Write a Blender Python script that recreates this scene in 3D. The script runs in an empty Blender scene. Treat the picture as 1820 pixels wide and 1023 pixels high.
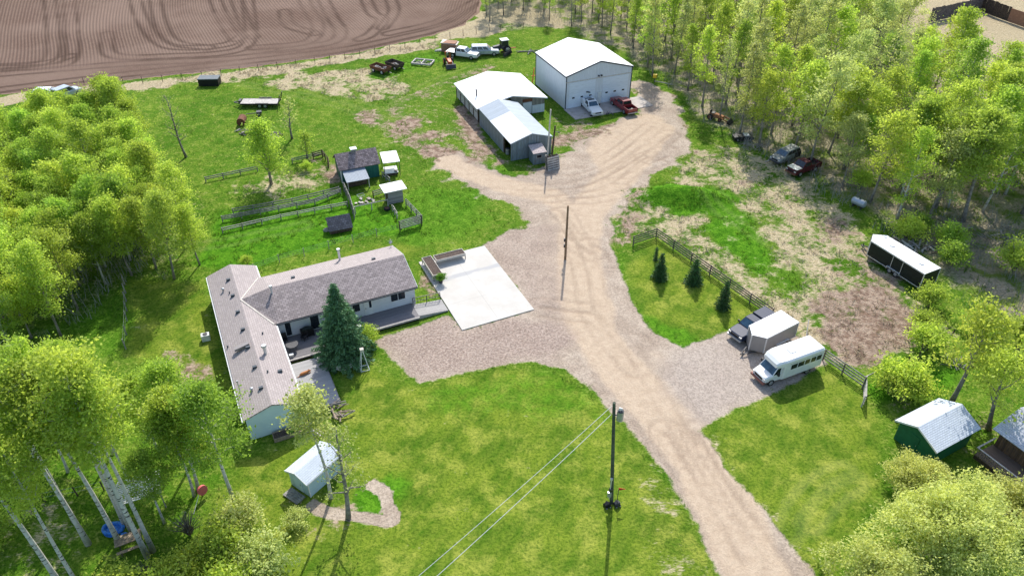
import bpy, math, random
import numpy as np
from mathutils import Vector, Matrix

SC = bpy.context.scene
R = math.radians

# ---------------------------------------------------------------- camera, sky, sun, exposure
CAM_H, CAM_F, CAM_PITCH, CAM_ROLL = 51.0, 1356.33, R(36.68), R(0.165)
cd = bpy.data.cameras.new('camera')
cam = bpy.data.objects.new('camera', cd)
SC.collection.objects.link(cam)
cd.sensor_width = 36.0
cd.lens = 36.0 * CAM_F / 1820.0
cd.clip_start = 0.5
cd.clip_end = 4000
cam.location = (0, 0, CAM_H)
cam.rotation_mode = 'XYZ'
cam.matrix_world = (Matrix.Translation((0, 0, CAM_H)) @ Matrix.Rotation(R(90) - CAM_PITCH, 4, 'X') @ Matrix.Rotation(CAM_ROLL, 4, 'Z'))
SC.camera = cam

SUN_EL, SUN_AZ = R(43.0), R(6.0)      # azimuth measured clockwise from +Y (north)
w = bpy.data.worlds.new('World'); SC.world = w; w.use_nodes = True
nt = w.node_tree
bg = nt.nodes['Background']
sky = nt.nodes.new('ShaderNodeTexSky'); sky.sky_type = 'NISHITA'; sky.sun_disc = False
sky.sun_elevation = SUN_EL; sky.sun_rotation = SUN_AZ
sky.air_density = 1.0; sky.dust_density = 1.5; sky.ozone_density = 1.0
nt.links.new(sky.outputs[0], bg.inputs[0]); bg.inputs[1].default_value = 0.15
sl = bpy.data.lights.new('sun', 'SUN'); sl.energy = 3.45; sl.angle = R(0.5); sl.color = (1.0, 0.955, 0.88)
sun = bpy.data.objects.new('sun', sl); SC.collection.objects.link(sun)
sd = Vector((math.sin(SUN_AZ) * math.cos(SUN_EL), math.cos(SUN_AZ) * math.cos(SUN_EL), math.sin(SUN_EL)))
sun.rotation_euler = sd.to_track_quat('Z', 'Y').to_euler(); sun.location = (0, 0, 80)
SC.view_settings.view_transform = 'Standard'; SC.view_settings.look = 'None'
SC.view_settings.exposure = 0.84; SC.view_settings.gamma = 1.0; SC.view_settings.use_curve_mapping = False
SC.render.resolution_x = 1024; SC.render.resolution_y = 575
SC.render.engine = 'CYCLES'
try:
    SC.cycles.max_bounces = 10; SC.cycles.diffuse_bounces = 8; SC.cycles.transparent_max_bounces = 6
except Exception: pass

# ---------------------------------------------------------------- survey: photograph pixel -> point on the ground plane (world metres)
_F = np.array([0, math.cos(CAM_PITCH), -math.sin(CAM_PITCH)]); _Rr = np.array([1., 0, 0]); _U = np.array([0, math.sin(CAM_PITCH), math.cos(CAM_PITCH)])
_R2 = _Rr * math.cos(CAM_ROLL) + _U * math.sin(CAM_ROLL); _U2 = -_Rr * math.sin(CAM_ROLL) + _U * math.cos(CAM_ROLL)
def G(px, py, z=0.0):
    d = _F * CAM_F + _R2 * (px - 910) + _U2 * (511.5 - py)
    t = (z - CAM_H) / d[2]
    return (float(d[0] * t), float(d[1] * t))
def GV(px, py, z=0.0):
    x, y = G(px, py, z); return Vector((x, y, z))
def GP(pts): return [G(*p) for p in pts]

# ---------------------------------------------------------------- object helpers
COL = SC.collection
def setp(o, label=None, cat=None, group=None, kind=None):
    if label: o['label'] = label
    if cat: o['category'] = cat
    if group: o['group'] = group
    if kind: o['kind'] = kind
    return o
def thing(name, label, cat, loc=(0, 0, 0), rz=0.0, group=None, sc=1.0):
    o = bpy.data.objects.new(name, None); COL.objects.link(o)
    o.empty_display_size = 0.3
    o.location = loc; o.rotation_euler = (0, 0, rz); o.scale = (sc, sc, sc)
    return setp(o, label, cat, group)
def copy_tree(o, parent=None):
    c = o.copy(); COL.objects.link(c); c.parent = parent
    for ch in o.children: copy_tree(ch, c)
    return c

class MB:
    def __init__(s): s.v = []; s.f = []
    def add(s, vs, fs):
        n = len(s.v); s.v += [tuple(v) for v in vs]; s.f += [tuple(i + n for i in f) for f in fs]; return s
    def hexa(s, p):     # p: 4 bottom (ccw) + 4 top
        return s.add(p, [(3, 2, 1, 0), (4, 5, 6, 7), (0, 1, 5, 4), (1, 2, 6, 5), (2, 3, 7, 6), (3, 0, 4, 7)])
    def box(s, x0, x1, y0, y1, z0, z1):
        return s.hexa([(x0, y0, z0), (x1, y0, z0), (x1, y1, z0), (x0, y1, z0), (x0, y0, z1), (x1, y0, z1), (x1, y1, z1), (x0, y1, z1)])
    def obox(s, c, sz, rot=None):
        h = [a / 2 for a in sz]; c = Vector(c); m = rot or Matrix.Identity(3)
        ps = [(-1, -1, -1), (1, -1, -1), (1, 1, -1), (-1, 1, -1), (-1, -1, 1), (1, -1, 1), (1, 1, 1), (-1, 1, 1)]
        return s.hexa([c + m @ Vector((p[0] * h[0], p[1] * h[1], p[2] * h[2])) for p in ps])
    def beam(s, a, b, w, h, up=(0, 0, 1)):
        a = Vector(a); b = Vector(b); d = (b - a).normalized(); u = Vector(up)
        sd_ = d.cross(u)
        if sd_.length < 1e-4: sd_ = d.cross(Vector((1, 0, 0)))
        sd_.normalize(); u = sd_.cross(d).normalized()
        x = sd_ * w / 2; z = u * h / 2
        return s.hexa([a - x - z, a + x - z, b + x - z, b - x - z, a - x + z, a + x + z, b + x + z, b - x + z])
    def tube(s, pts, rad, n=8, cap=True):
        pts = [Vector(p) for p in pts]
        if not isinstance(rad, (list, tuple)): rad = [rad] * len(pts)
        base = len(s.v); ref = None
        for i, p in enumerate(pts):
            d = (pts[min(i + 1, len(pts) - 1)] - pts[max(i - 1, 0)]).normalized()
            if ref is None: ref = Vector((1, 0, 0)) if abs(d.x) < .8 else Vector((0, 1, 0))
            a = d.cross(ref).normalized(); b = a.cross(d).normalized(); ref = b
            # keep consistent frame
            for k in range(n):
                t = 2 * math.pi * k / n
                s.v.append(tuple(p + (a * math.cos(t) + b * math.sin(t)) * rad[i]))
        for i in range(len(pts) - 1):
            for k in range(n):
                a0 = base + i * n + k; a1 = base + i * n + (k + 1) % n
                s.f.append((a0, a1, a1 + n, a0 + n))
        if cap:
            s.f.append(tuple(base + k for k in range(n))[::-1]); s.f.append(tuple(base + (len(pts) - 1) * n + k for k in range(n)))
        return s
    def prism(s, poly, ext):      # poly: list of 3d points, ext: vector
        n = len(poly); e = Vector(ext); b = [Vector(p) for p in poly]
        s.add(b + [p + e for p in b], [tuple(range(n))[::-1], tuple(range(n, 2 * n))] + [(i, (i + 1) % n, n + (i + 1) % n, n + i) for i in range(n)])
        return s
    def slab(s, quad, th):        # quad extruded along minus its normal
        q = [Vector(p) for p in quad]
        nrm = (q[1] - q[0]).cross(q[-1] - q[0]).normalized()
        return s.prism(q, nrm * -th)
    def dome(s, c, rx, ry, rz, n=12, m=5):
        base = len(s.v); c = Vector(c)
        for i in range(m):
            t = math.pi / 2 * i / m
            for k in range(n):
                a = 2 * math.pi * k / n
                s.v.append((c.x + rx * math.cos(t) * math.cos(a), c.y + ry * math.cos(t) * math.sin(a), c.z + rz * math.sin(t)))
        s.v.append((c.x, c.y, c.z + rz)); top = len(s.v) - 1
        for i in range(m - 1):
            for k in range(n):
                a0 = base + i * n + k; a1 = base + i * n + (k + 1) % n; s.f.append((a0, a1, a1 + n, a0 + n))
        for k in range(n): s.f.append((base + (m - 1) * n + k, base + (m - 1) * n + (k + 1) % n, top))
        return s
    def loft(s, secs, cap=True):   # secs: list of rings with equal counts
        n = len(secs[0]); base = len(s.v)
        for r_ in secs: s.v += [tuple(p) for p in r_]
        for i in range(len(secs) - 1):
            for k in range(n):
                a0 = base + i * n + k; a1 = base + i * n + (k + 1) % n; s.f.append((a0, a1, a1 + n, a0 + n))
        if cap:
            s.f.append(tuple(base + k for k in range(n))[::-1]); s.f.append(tuple(base + (len(secs) - 1) * n + k for k in range(n)))
        return s
    def build(s, name, mat, parent=None, smooth=False, bevel=0.0):
        me = bpy.data.meshes.new(name); me.from_pydata(s.v, [], s.f); me.update()
        if smooth: me.polygons.foreach_set('use_smooth', [True] * len(me.polygons))
        import bmesh
        bm = bmesh.new(); bm.from_mesh(me); bmesh.ops.recalc_face_normals(bm, faces=bm.faces); bm.to_mesh(me); bm.free()
        me.materials.append(mat)
        o = bpy.data.objects.new(name, me); COL.objects.link(o); o.parent = parent
        if bevel:
            b = o.modifiers.new('bevel', 'BEVEL'); b.width = bevel; b.segments = 2; b.limit_method = 'ANGLE'; b.angle_limit = R(35)
        return o
def lerp(a, b, t): return Vector(a) * (1 - t) + Vector(b) * t
def bil(q, u, v):
    return lerp(lerp(q[0], q[1], u), lerp(q[3], q[2], u), v)
def panel(q, u0, u1, v0, v1, off=0.006, th=0.02):
    """quad lying just proud of quad q (bl, br, tr, tl)"""
    q = [Vector(p) for p in q]
    n = (q[1] - q[0]).cross(q[3] - q[0]).normalized()
    p = [bil(q, u0, v0), bil(q, u1, v0), bil(q, u1, v1), bil(q, u0, v1)]
    m = MB(); m.prism([a + n * (off - th) for a in p], n * th); return m
def padd(m, *a, **k):
    t = panel(*a, **k); m.add(t.v, t.f); return m
# ---------------------------------------------------------------- materials
def srgb(r, g, b):
    f = lambda c: (c / 255 / 12.92) if c / 255 <= 0.04045 else ((c / 255 + 0.055) / 1.055) ** 2.4
    return (f(r), f(g), f(b))
class NT:
    def __init__(s, name):
        s.m = bpy.data.materials.new(name); s.m.use_nodes = True; s.t = s.m.node_tree; s.b = s.t.nodes['Principled BSDF']
        s.out = s.t.nodes['Material Output']
        s.tc = s.t.nodes.new('ShaderNodeTexCoord')
    def n(s, typ, **kw):
        x = s.t.nodes.new(typ)
        for k, v in kw.items(): setattr(x, k, v)
        return x
    def l(s, a, b): s.t.links.new(a, b)
    def noise(s, scale, detail=3, rough=.55, vec=None, stretch=None, coord='Object', dist=0):
        x = s.n('ShaderNodeTexNoise'); x.inputs['Scale'].default_value = scale; x.inputs['Detail'].default_value = detail
        x.inputs['Roughness'].default_value = rough; x.inputs['Distortion'].default_value = dist
        src = vec or s.tc.outputs[coord]
        if stretch:
            mp = s.n('ShaderNodeMapping'); mp.inputs['Scale'].default_value = stretch; s.l(src, mp.inputs[0]); src = mp.outputs[0]
        s.l(src, x.inputs['Vector']); return x.outputs[0]
    def math(s, op, a, b=None, c=None, clamp=False):
        x = s.n('ShaderNodeMath', operation=op); x.use_clamp = clamp
        for i, q in enumerate((a, b, c)):
            if q is None: continue
            if hasattr(q, 'default_value'): s.l(q, x.inputs[i])
            else: x.inputs[i].default_value = q
        return x.outputs[0]
    def smooth(s, a, lo, hi):
        x = s.n('ShaderNodeMapRange'); x.interpolation_type = 'SMOOTHSTEP'
        s.l(a, x.inputs[0]); x.inputs[1].default_value = lo; x.inputs[2].default_value = hi; return x.outputs[0]
    def mix(s, fac, a, b, mode='MIX'):
        x = s.n('ShaderNodeMix', data_type='RGBA', blend_type=mode)
        for sock, q in ((x.inputs[0], fac), (x.inputs[6], a), (x.inputs[7], b)):
            if hasattr(q, 'default_value'): s.l(q, sock)
            elif isinstance(q, (int, float)): sock.default_value = q
            else: sock.default_value = (*q, 1)
        return x.outputs[2]
    def col(s, q):
        if hasattr(q, 'default_value'): s.l(q, s.b.inputs['Base Color'])
        else: s.b.inputs['Base Color'].default_value = (*q, 1)
    def bump(s, h, dist=.02, strength=1.0, nrm=None):
        x = s.n('ShaderNodeBump'); x.inputs['Distance'].default_value = dist; x.inputs['Strength'].default_value = strength
        s.l(h, x.inputs['Height'])
        if nrm: s.l(nrm, x.inputs['Normal'])
        return x.outputs[0]
    def fin(s, rough=.8, metal=0, spec=.3, nrm=None, coat=0):
        s.b.inputs['Roughness'].default_value = rough; s.b.inputs['Metallic'].default_value = metal
        s.b.inputs['Specular IOR Level'].default_value = spec
        if coat: s.b.inputs['Coat Weight'].default_value = coat; s.b.inputs['Coat Roughness'].default_value = .08
        if nrm: s.l(nrm, s.b.inputs['Normal'])
        return s.m
def sc3(c, k): return tuple(min(1, x * k) for x in c)

def plain(name, c, rough=.7, metal=0, var=.12, scale=2.5, spec=.3, coat=0, dirt=None, bump=0):
    t = NT(name); n = t.noise(scale, 4)
    q = t.mix(t.smooth(n, .3, .7), sc3(c, 1 - var), sc3(c, 1 + var))
    if dirt:
        d = t.noise(scale * 3, 5, .65); q = t.mix(t.smooth(d, .52, .75), q, dirt)
    t.col(q); return t.fin(rough, metal, spec, t.bump(t.noise(scale * 8, 3), bump) if bump else None, coat)
def striped(name, c, c2, period, axis=0, rough=.6, metal=0, var=.12, width=.12, dist=.02, dirt=None, spec=.3, stain=.0):
    """boards / corrugated sheet / lap siding: ribs along the given object axis"""
    t = NT(name); sep = t.n('ShaderNodeSeparateXYZ'); t.l(t.tc.outputs['Object'], sep.inputs[0])
    fr = t.math('FRACT', t.math('DIVIDE', sep.outputs[axis], period))
    line = t.math('LESS_THAN', fr, width)
    fl = t.math('FLOOR', t.math('DIVIDE', sep.outputs[axis], period))
    wn = t.n('ShaderNodeTexWhiteNoise', noise_dimensions='1D'); t.l(fl, wn.inputs['W'])
    q = t.mix(wn.outputs[0], sc3(c, 1 - var), sc3(c, 1 + var))
    st = [1.2, 1.2, 1.2]; st[axis] = 6
    n = t.noise(1.0, 5, .6, stretch=tuple(st))
    q = t.mix(t.math('MULTIPLY', t.smooth(n, .35, .75), .5 if not dirt else .8), q, dirt or sc3(c, .75))
    q = t.mix(t.math('MULTIPLY', line, .8), q, c2)
    t.col(q)
    tri = t.math('PINGPONG', t.math('DIVIDE', sep.outputs[axis], period / 2), 1.0)
    return t.fin(rough, metal, spec, t.bump(tri, dist))
def shingles(name, c, c2, row=.14, wid=.3, var=.25, axis=1):
    """asphalt shingles; courses run along object X, rows step along object Y (plan view)"""
    t = NT(name)
    mp = t.n('ShaderNodeMapping'); t.l(t.tc.outputs['Object'], mp.inputs[0])
    if axis == 0: mp.inputs['Rotation'].default_value = (0, 0, R(90))
    br = t.n('ShaderNodeTexBrick'); t.l(mp.outputs[0], br.inputs[0])
    br.inputs['Color1'].default_value = (*sc3(c, 1 - var), 1); br.inputs['Color2'].default_value = (*sc3(c, 1 + var), 1); br.inputs['Mortar'].default_value = (*c2, 1)
    br.inputs['Scale'].default_value = 1.0; br.inputs['Brick Width'].default_value = wid; br.inputs['Row Height'].default_value = row
    br.inputs['Mortar Size'].default_value = row * .09; br.inputs['Mortar Smooth'].default_value = .3; br.inputs['Bias'].default_value = 0
    n = t.noise(.6, 4); q = t.mix(t.math('MULTIPLY', t.smooth(n, .3, .7), .35), br.outputs[0], sc3(c, .8))
    g = t.noise(30, 2); q = t.mix(.12, q, t.mix(g, (0, 0, 0), (1, 1, 1)), 'OVERLAY')
    t.col(q)
    sep = t.n('ShaderNodeSeparateXYZ'); t.l(mp.outputs[0], sep.inputs[0])
    saw = t.math('FRACT', t.math('DIVIDE', sep.outputs[1], row))
    return t.fin(.95, 0, .15, t.bump(t.math('ADD', saw, t.math('MULTIPLY', t.noise(25, 2), .8)), .012))

M = {}
M['white_paint'] = plain('white_paint', (.62, .63, .62), .55, var=.05)
M['white_gloss'] = plain('white_gloss', (.70, .71, .70), .25, var=.03, spec=.5, coat=.5)
M['white_roof'] = striped('white_roof', (.80, .80, .80), (.66, .66, .67), .9, 0, .45, .0, .03, .05, .01)
M['white_metal_wall'] = striped('white_metal_wall', (.62, .66, .70), (.5, .54, .58), .30, 0, .5, 0, .03, .1, .012)
M['white_metal_side'] = striped('white_metal_side', (.62, .66, .70), (.5, .54, .58), .30, 1, .5, 0, .03, .1, .012)
M['door_white'] = striped('door_white', (.66, .72, .78), (.5, .55, .6), .62, 2, .5, 0, .02, .03, .01)
M['trim_dark'] = plain('trim_dark', (.045, .06, .075), .5)
M['galv_roof'] = striped('galv_roof', (.33, .38, .41), (.25, .29, .32), .25, 1, .7, 0, .08, .12, .015)
M['galv_roof_new'] = striped('galv_roof_new', (.62, .64, .66), (.48, .5, .52), .25, 1, .7, 0, .05, .1, .015)
M['galv_old'] = striped('galv_old', (.35, .40, .45), (.25, .29, .33), .25, 1, .7, 0, .08, .12, .015)
M['galv_wall_x'] = striped('galv_wall_x', (.20, .25, .29), (.1, .13, .15), .22, 0, .5, .3, .2, .15, .015, dirt=(.13, .15, .15))
M['galv_wall_y'] = striped('galv_wall_y', (.22, .26, .30), (.1, .13, .15), .22, 1, .5, .3, .25, .15, .015, dirt=(.14, .15, .15))
M['grey_board_x'] = striped('grey_board_x', (.25, .235, .21), (.08, .07, .06), .18, 0, .9, 0, .25, .1, .012)
M['grey_board_y'] = striped('grey_board_y', (.25, .235, .21), (.08, .07, .06), .18, 1, .9, 0, .25, .1, .012)
M['grey_board_z'] = striped('grey_board_z', (.27, .26, .25), (.1, .09, .085), .16, 2, .9, 0, .25, .1, .012)
M['brown_board_x'] = striped('brown_board_x', (.16, .095, .055), (.04, .025, .015), .16, 0, .85, 0, .35, .08, .012, dirt=(.07, .055, .045))
M['siding'] = striped('siding', (.60, .62, .64), (.42, .44, .46), .125, 2, .6, 0, .01, .08, .012)
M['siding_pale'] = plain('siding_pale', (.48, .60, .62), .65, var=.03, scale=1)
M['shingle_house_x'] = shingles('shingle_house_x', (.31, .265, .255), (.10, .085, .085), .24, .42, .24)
M['shingle_house_y'] = shingles('shingle_house_y', (.37, .325, .31), (.22, .19, .185), .2, .36, .10, axis=0)
M['shingle_brown'] = shingles('shingle_brown', (.27, .215, .21), (.08, .065, .065), .2, .28, .45)
M['shingle_dark'] = shingles('shingle_dark', (.11, .11, .125), (.04, .04, .045), .22, .3, .35)
M['shingle_mottle'] = plain('shingle_mottle', (.42, .36, .34), .9, var=.3, scale=6, dirt=(.14, .1, .09))
M['shingle_pale'] = shingles('shingle_pale', (.50, .55, .60), (.28, .31, .35), .16, .3, .08, axis=0)
M['shingle_grey'] = shingles('shingle_grey', (.48, .50, .54), (.26, .28, .31), .18, .34, .13)
M['green_paint'] = plain('green_paint', (.012, .105, .048), .6, var=.15)
M['teal_paint'] = striped('teal_paint', (.02, .13, .10), (.01, .06, .05), .25, 0, .6, 0, .08, .06, .01)
M['wood'] = plain('wood', (.27, .21, .15), .85, var=.25, scale=5, bump=.01)
M['wood_grey'] = plain('wood_grey', (.24, .23, .215), .9, var=.3, scale=4, bump=.01)
M['wood_pale'] = plain('wood_pale', (.52, .48, .42), .85, var=.15, scale=4)
M['wood_dark'] = plain('wood_dark', (.075, .055, .04), .9, var=.3, scale=4, bump=.01)
M['fence_dark'] = plain('fence_dark', (.12, .10, .09), .9, var=.35, scale=3, bump=.01)
M['rail_pale'] = plain('rail_pale', (.40, .37, .34), .85, var=.2, scale=3)
M['deck'] = striped('deck', (.30, .29, .28), (.10, .1, .1), .14, 1, .8, 0, .15, .1, .006)
M['deck_dark'] = striped('deck_dark', (.17, .16, .165), (.06, .06, .06), .14, 1, .8, 0, .15, .1, .006)
M['deck_brown'] = striped('deck_brown', (.16, .115, .09), (.04, .03, .02), .14, 1, .8, 0, .2, .1, .006)
M['glass'] = plain('glass', (.012, .018, .024), .08, var=.1, spec=.6)
M['glass_blue'] = plain('glass_blue', (.03, .07, .11), .1, var=.3, spec=.6)
M['black'] = plain('black', (.012, .012, .013), .5, var=.2)
M['tyre'] = plain('tyre', (.018, .018, .019), .85)
M['rim'] = plain('rim', (.42, .43, .44), .35, .6)
M['steel'] = plain('steel', (.40, .41, .42), .4, .5)
M['steel_dark'] = plain('steel_dark', (.06, .06, .065), .55, .3)
M['rust'] = plain('rust', (.15, .065, .035), .9, var=.4, scale=5, dirt=(.04, .025, .02))
M['orange'] = plain('orange', (.55, .11, .03), .5, dirt=(.15, .05, .02), scale=4)
M['orange_rust'] = plain('orange_rust', (.26, .11, .04), .8, var=.3, dirt=(.12, .06, .03), scale=3)
M['red_paint'] = plain('red_paint', (.20, .012, .016), .25, spec=.5, coat=.6)
M['red_old'] = plain('red_old', (.085, .014, .016), .75, var=.4, dirt=(.03, .02, .018), scale=2)
M['navy_paint'] = plain('navy_paint', (.022, .032, .062), .5, spec=.22, coat=.05, var=.05)
M['silver_paint'] = plain('silver_paint', (.36, .40, .44), .3, .3, spec=.5, coat=.5)
M['silver_dull'] = plain('silver_dull', (.22, .23, .22), .6, .1, var=.4, dirt=(.03, .03, .028), scale=2.5)
M['black_gloss'] = plain('black_gloss', (.010, .016, .014), .45, spec=.25, var=.2)
M['tan_panel'] = plain('tan_panel', (.27, .245, .235), .45, .1, var=.04)
M['alu'] = plain('alu', (.62, .62, .62), .35, .4, var=.05)
M['soil'] = plain('soil', (.085, .062, .05), .95, var=.4, scale=9, bump=.04)
M['blue_plastic'] = plain('blue_plastic', (.03, .16, .50), .4, var=.3, scale=6)
M['pink_plastic'] = plain('pink_plastic', (.55, .12, .12), .5)
M['yellow_paint'] = plain('yellow_paint', (.62, .42, .03), .5)
M['stone'] = plain('stone', (.33, .30, .28), .95, var=.25, scale=5, bump=.05)
M['clutter'] = plain('clutter', (.30, .26, .23), .9, var=.5, scale=7, dirt=(.06, .05, .04))
M['cardboard'] = plain('cardboard', (.30, .16, .10), .85, var=.15)
M['dead_wood'] = plain('dead_wood', (.30, .26, .22), .95, var=.3, scale=4)
M['branch'] = plain('branch', (.17, .145, .115), .95, var=.3, scale=3)
M['branch_grey'] = plain('branch_grey', (.26, .25, .23), .95, var=.25, scale=3)
M['straw'] = plain('straw', (.55, .46, .30), .95, var=.25, scale=5)

def bark_birch():
    t = NT('bark_pale')
    n = t.noise(1.0, 4, .6, stretch=(1.5, 1.5, 7)); n2 = t.noise(.6, 4)
    q = t.mix(t.smooth(n2, .3, .7), (.40, .39, .35), (.56, .55, .51))
    q = t.mix(t.smooth(n, .57, .63), q, (.025, .022, .02)); t.col(q)
    return t.fin(.85, 0, .2, t.bump(n, .03))
M['bark_pale'] = bark_birch()
M['bark_grey'] = plain('bark_grey', (.22, .20, .17), .95, var=.35, scale=2.5, bump=.03)

def leafmat(name, c, c2, trans=.5, hue_var=.07):
    t = NT(name)
    oi = t.n('ShaderNodeObjectInfo')
    n = t.noise(.9, 3, .6, coord='Object'); n2 = t.noise(9, 2, .6, coord='Object')
    f = t.math('ADD', t.math('MULTIPLY', t.smooth(n, .3, .7), .6), t.math('MULTIPLY', t.smooth(n2, .3, .7), .4))
    q = t.mix(f, c, c2)
    hs = t.n('ShaderNodeHueSaturation'); t.l(q, hs.inputs['Color'])
    t.l(t.math('ADD', .51 - hue_var * .18, t.math('MULTIPLY', oi.outputs['Random'], hue_var * .36)), hs.inputs['Hue'])
    wn = t.n('ShaderNodeTexWhiteNoise', noise_dimensions='1D'); t.l(oi.outputs['Random'], wn.inputs['W'])
    t.l(t.math('ADD', .80, t.math('MULTIPLY', wn.outputs[0], .40)), hs.inputs['Value'])
    t.col(hs.outputs[0]); t.fin(.6, 0, .25)
    tr = t.n('ShaderNodeBsdfTranslucent'); t.l(t.mix(1.0, hs.outputs[0], (1.0, .98, .72), 'MULTIPLY'), tr.inputs[0])
    ms = t.n('ShaderNodeMixShader'); ms.inputs[0].default_value = trans
    t.l(t.b.outputs[0], ms.inputs[1]); t.l(tr.outputs[0], ms.inputs[2]); t.l(ms.outputs[0], t.out.inputs[0])
    return t.m
M['leaf_green'] = leafmat('leaf_green', (.26, .385, .045), (.54, .67, .115), .6)
M['leaf_lime'] = leafmat('leaf_lime', (.36, .455, .055), (.66, .75, .145), .6)
M['leaf_olive'] = leafmat('leaf_olive', (.36, .41, .13), (.68, .72, .28), .55)
M['leaf_willow'] = leafmat('leaf_willow', (.44, .47, .13), (.82, .80, .28), .5)
M['leaf_deep'] = leafmat('leaf_deep', (.10, .20, .02), (.22, .36, .04))
M['needle'] = leafmat('needle', (.05, .115, .05), (.15, .27, .12), .2)
M['needle_dark'] = leafmat('needle_dark', (.04, .085, .02), (.10, .19, .05), .2)
# ---------------------------------------------------------------- ground zones (surveyed outlines, stored as surface-type attributes)
def sdf(poly, X, Y):
    """signed distance (positive inside) of points to polygon"""
    P = np.array(poly, float); n = len(P); d = np.full(X.shape, 1e9); ins = np.zeros(X.shape, bool)
    for i in range(n):
        a = P[i]; b = P[(i + 1) % n]; e = b - a; L = max(e @ e, 1e-9)
        t = np.clip(((X - a[0]) * e[0] + (Y - a[1]) * e[1]) / L, 0, 1)
        d = np.minimum(d, (X - a[0] - t * e[0]) ** 2 + (Y - a[1] - t * e[1]) ** 2)
        c = (a[1] > Y) != (b[1] > Y)
        with np.errstate(divide='ignore', invalid='ignore'):
            xi = (b[0] - a[0]) * (Y - a[1]) / (b[1] - a[1] if b[1] != a[1] else 1e-9) + a[0]
        ins ^= c & (X < xi)
    d = np.sqrt(d); return np.where(ins, d, -d)
def pdist(line, X, Y):
    P = np.array(line, float); d = np.full(X.shape, 1e9)
    for a, b in zip(P[:-1], P[1:]):
        e = b - a; L = max(e @ e, 1e-9); t = np.clip(((X - a[0]) * e[0] + (Y - a[1]) * e[1]) / L, 0, 1)
        d = np.minimum(d, (X - a[0] - t * e[0]) ** 2 + (Y - a[1] - t * e[1]) ** 2)
    return np.sqrt(d)
def ss(x, lo, hi):
    t = np.clip((x - lo) / (hi - lo), 0, 1); return t * t * (3 - 2 * t)
def spl(pts, n=8):     # catmull-rom
    P = [np.array(p, float) for p in pts]; P = [2 * P[0] - P[1]] + P + [2 * P[-1] - P[-2]]; out = []
    for i in range(1, len(P) - 2):
        for k in range(n):
            t = k / n
            out.append(tuple(.5 * (2 * P[i] + (P[i + 1] - P[i - 1]) * t + (2 * P[i - 1] - 5 * P[i] + 4 * P[i + 1] - P[i + 2]) * t * t + (3 * P[i] - P[i - 1] - 3 * P[i + 1] + P[i + 2]) * t ** 3)))
    return out + [tuple(P[-2])]

DRIVE = GP([(1290, 1060), (1240, 935), (1180, 840), (1120, 760), (1060, 700), (1000, 657), (950, 643), (890, 647), (810, 665), (745, 683), (715, 655), (690, 635), (668, 607),
    (700, 595), (755, 572), (800, 560), (822, 588), (948, 551), (862, 437), (905, 415), (938, 408), (948, 394), (915, 365), (860, 343), (815, 318), (790, 298),
    (800, 280), (850, 300), (900, 318), (940, 312), (985, 290), (1030, 262), (1090, 240), (1110, 222), (1150, 205), (1128, 150), (1175, 165), (1210, 215), (1222, 262), (1160, 305), (1105, 345),
    (1084, 385), (1086, 430), (1100, 480), (1122, 540), (1160, 590), (1212, 617), (1290, 590), (1350, 565), (1420, 600), (1472, 645), (1385, 690), (1330, 718), (1262, 750), (1243, 765),
    (1290, 830), (1350, 900), (1420, 980), (1475, 1060)])
FIELD = GP([(-500, 232), (0, 168), (100, 158), (254, 139), (460, 118), (560, 104), (640, 92), (758, 66), (825, 44), (850, 22), (858, -10), (862, -60), (880, -180), (-700, -180)])
GPATH = spl(GP([(556, 898), (585, 912), (630, 917), (680, 925), (700, 922), (689, 898), (684, 876), (662, 862)]))
MULCH = GP([(745, 683), (668, 607), (755, 572), (800, 560), (822, 588), (900, 566), (1000, 575), (1040, 600), (980, 640), (890, 647), (810, 665)])
GREYGR = GP([(862, 437), (940, 400), (990, 400), (1000, 560), (948, 551)])
PARK = GP([(1165, 640), (1212, 617), (1350, 570), (1475, 645), (1330, 718), (1243, 765), (1180, 700)])
EARTH = [(GP([(700, 238), (722, 222), (800, 275), (850, 300), (815, 322), (770, 292)]), .95), (GP([(985, 215), (1060, 225), (1100, 235), (1040, 270), (980, 300), (940, 310), (960, 270)]), .42),
         (GP([(1085, 350), (1140, 310), (1230, 270), (1235, 235), (1160, 300)]), .5), (GP([(905, 400), (990, 380), (960, 450), (880, 450)]), .4),
         (GP([(1430, 555), (1470, 505), (1555, 500), (1600, 540), (1650, 590), (1600, 640), (1560, 655), (1500, 640), (1450, 600)]), .70),
         (GP([(1480, 470), (1540, 440), (1620, 520), (1600, 560), (1520, 520)]), .5),
         (GP([(815, 190), (850, 210), (900, 262), (912, 296), (880, 300), (830, 240), (800, 215)]), .75),
         (GP([(700, 175), (800, 150), (820, 200), (840, 250), (790, 265), (730, 225), (690, 205)]), .36),
         (GP([(930, 120), (955, 120), (948, 150), (925, 150)]), .8),
         (GP([(1430, 385), (1450, 388), (1490, 412), (1480, 420), (1450, 412)]), .8),
         (GP([(1100, 350), (1120, 345), (1135, 400), (1105, 420)]), .55),
         (GP([(880, 270), (960, 285), (985, 330), (930, 330), (890, 305)]), .6),
         (GP([(1125, 120), (1170, 150), (1240, 220), (1230, 290), (1190, 230), (1130, 170)]), .6),
         (GP([(520, 620), (620, 620), (600, 730), (540, 760)]), .3),
         (GP([(560, 285), (600, 290), (600, 345), (560, 340)]), .6),
         (GP([(530, 800), (600, 860), (640, 900), (570, 900), (510, 860)]), .55),
         (GP([(740, 470), (760, 478), (790, 530), (760, 540), (738, 510)]), .75),
         (GP([(1590, 700), (1760, 700), (1820, 800), (1700, 830), (1580, 790)]), .35),
         (GP([(300, 630), (340, 640), (350, 680), (310, 680)]), .5)]
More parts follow.
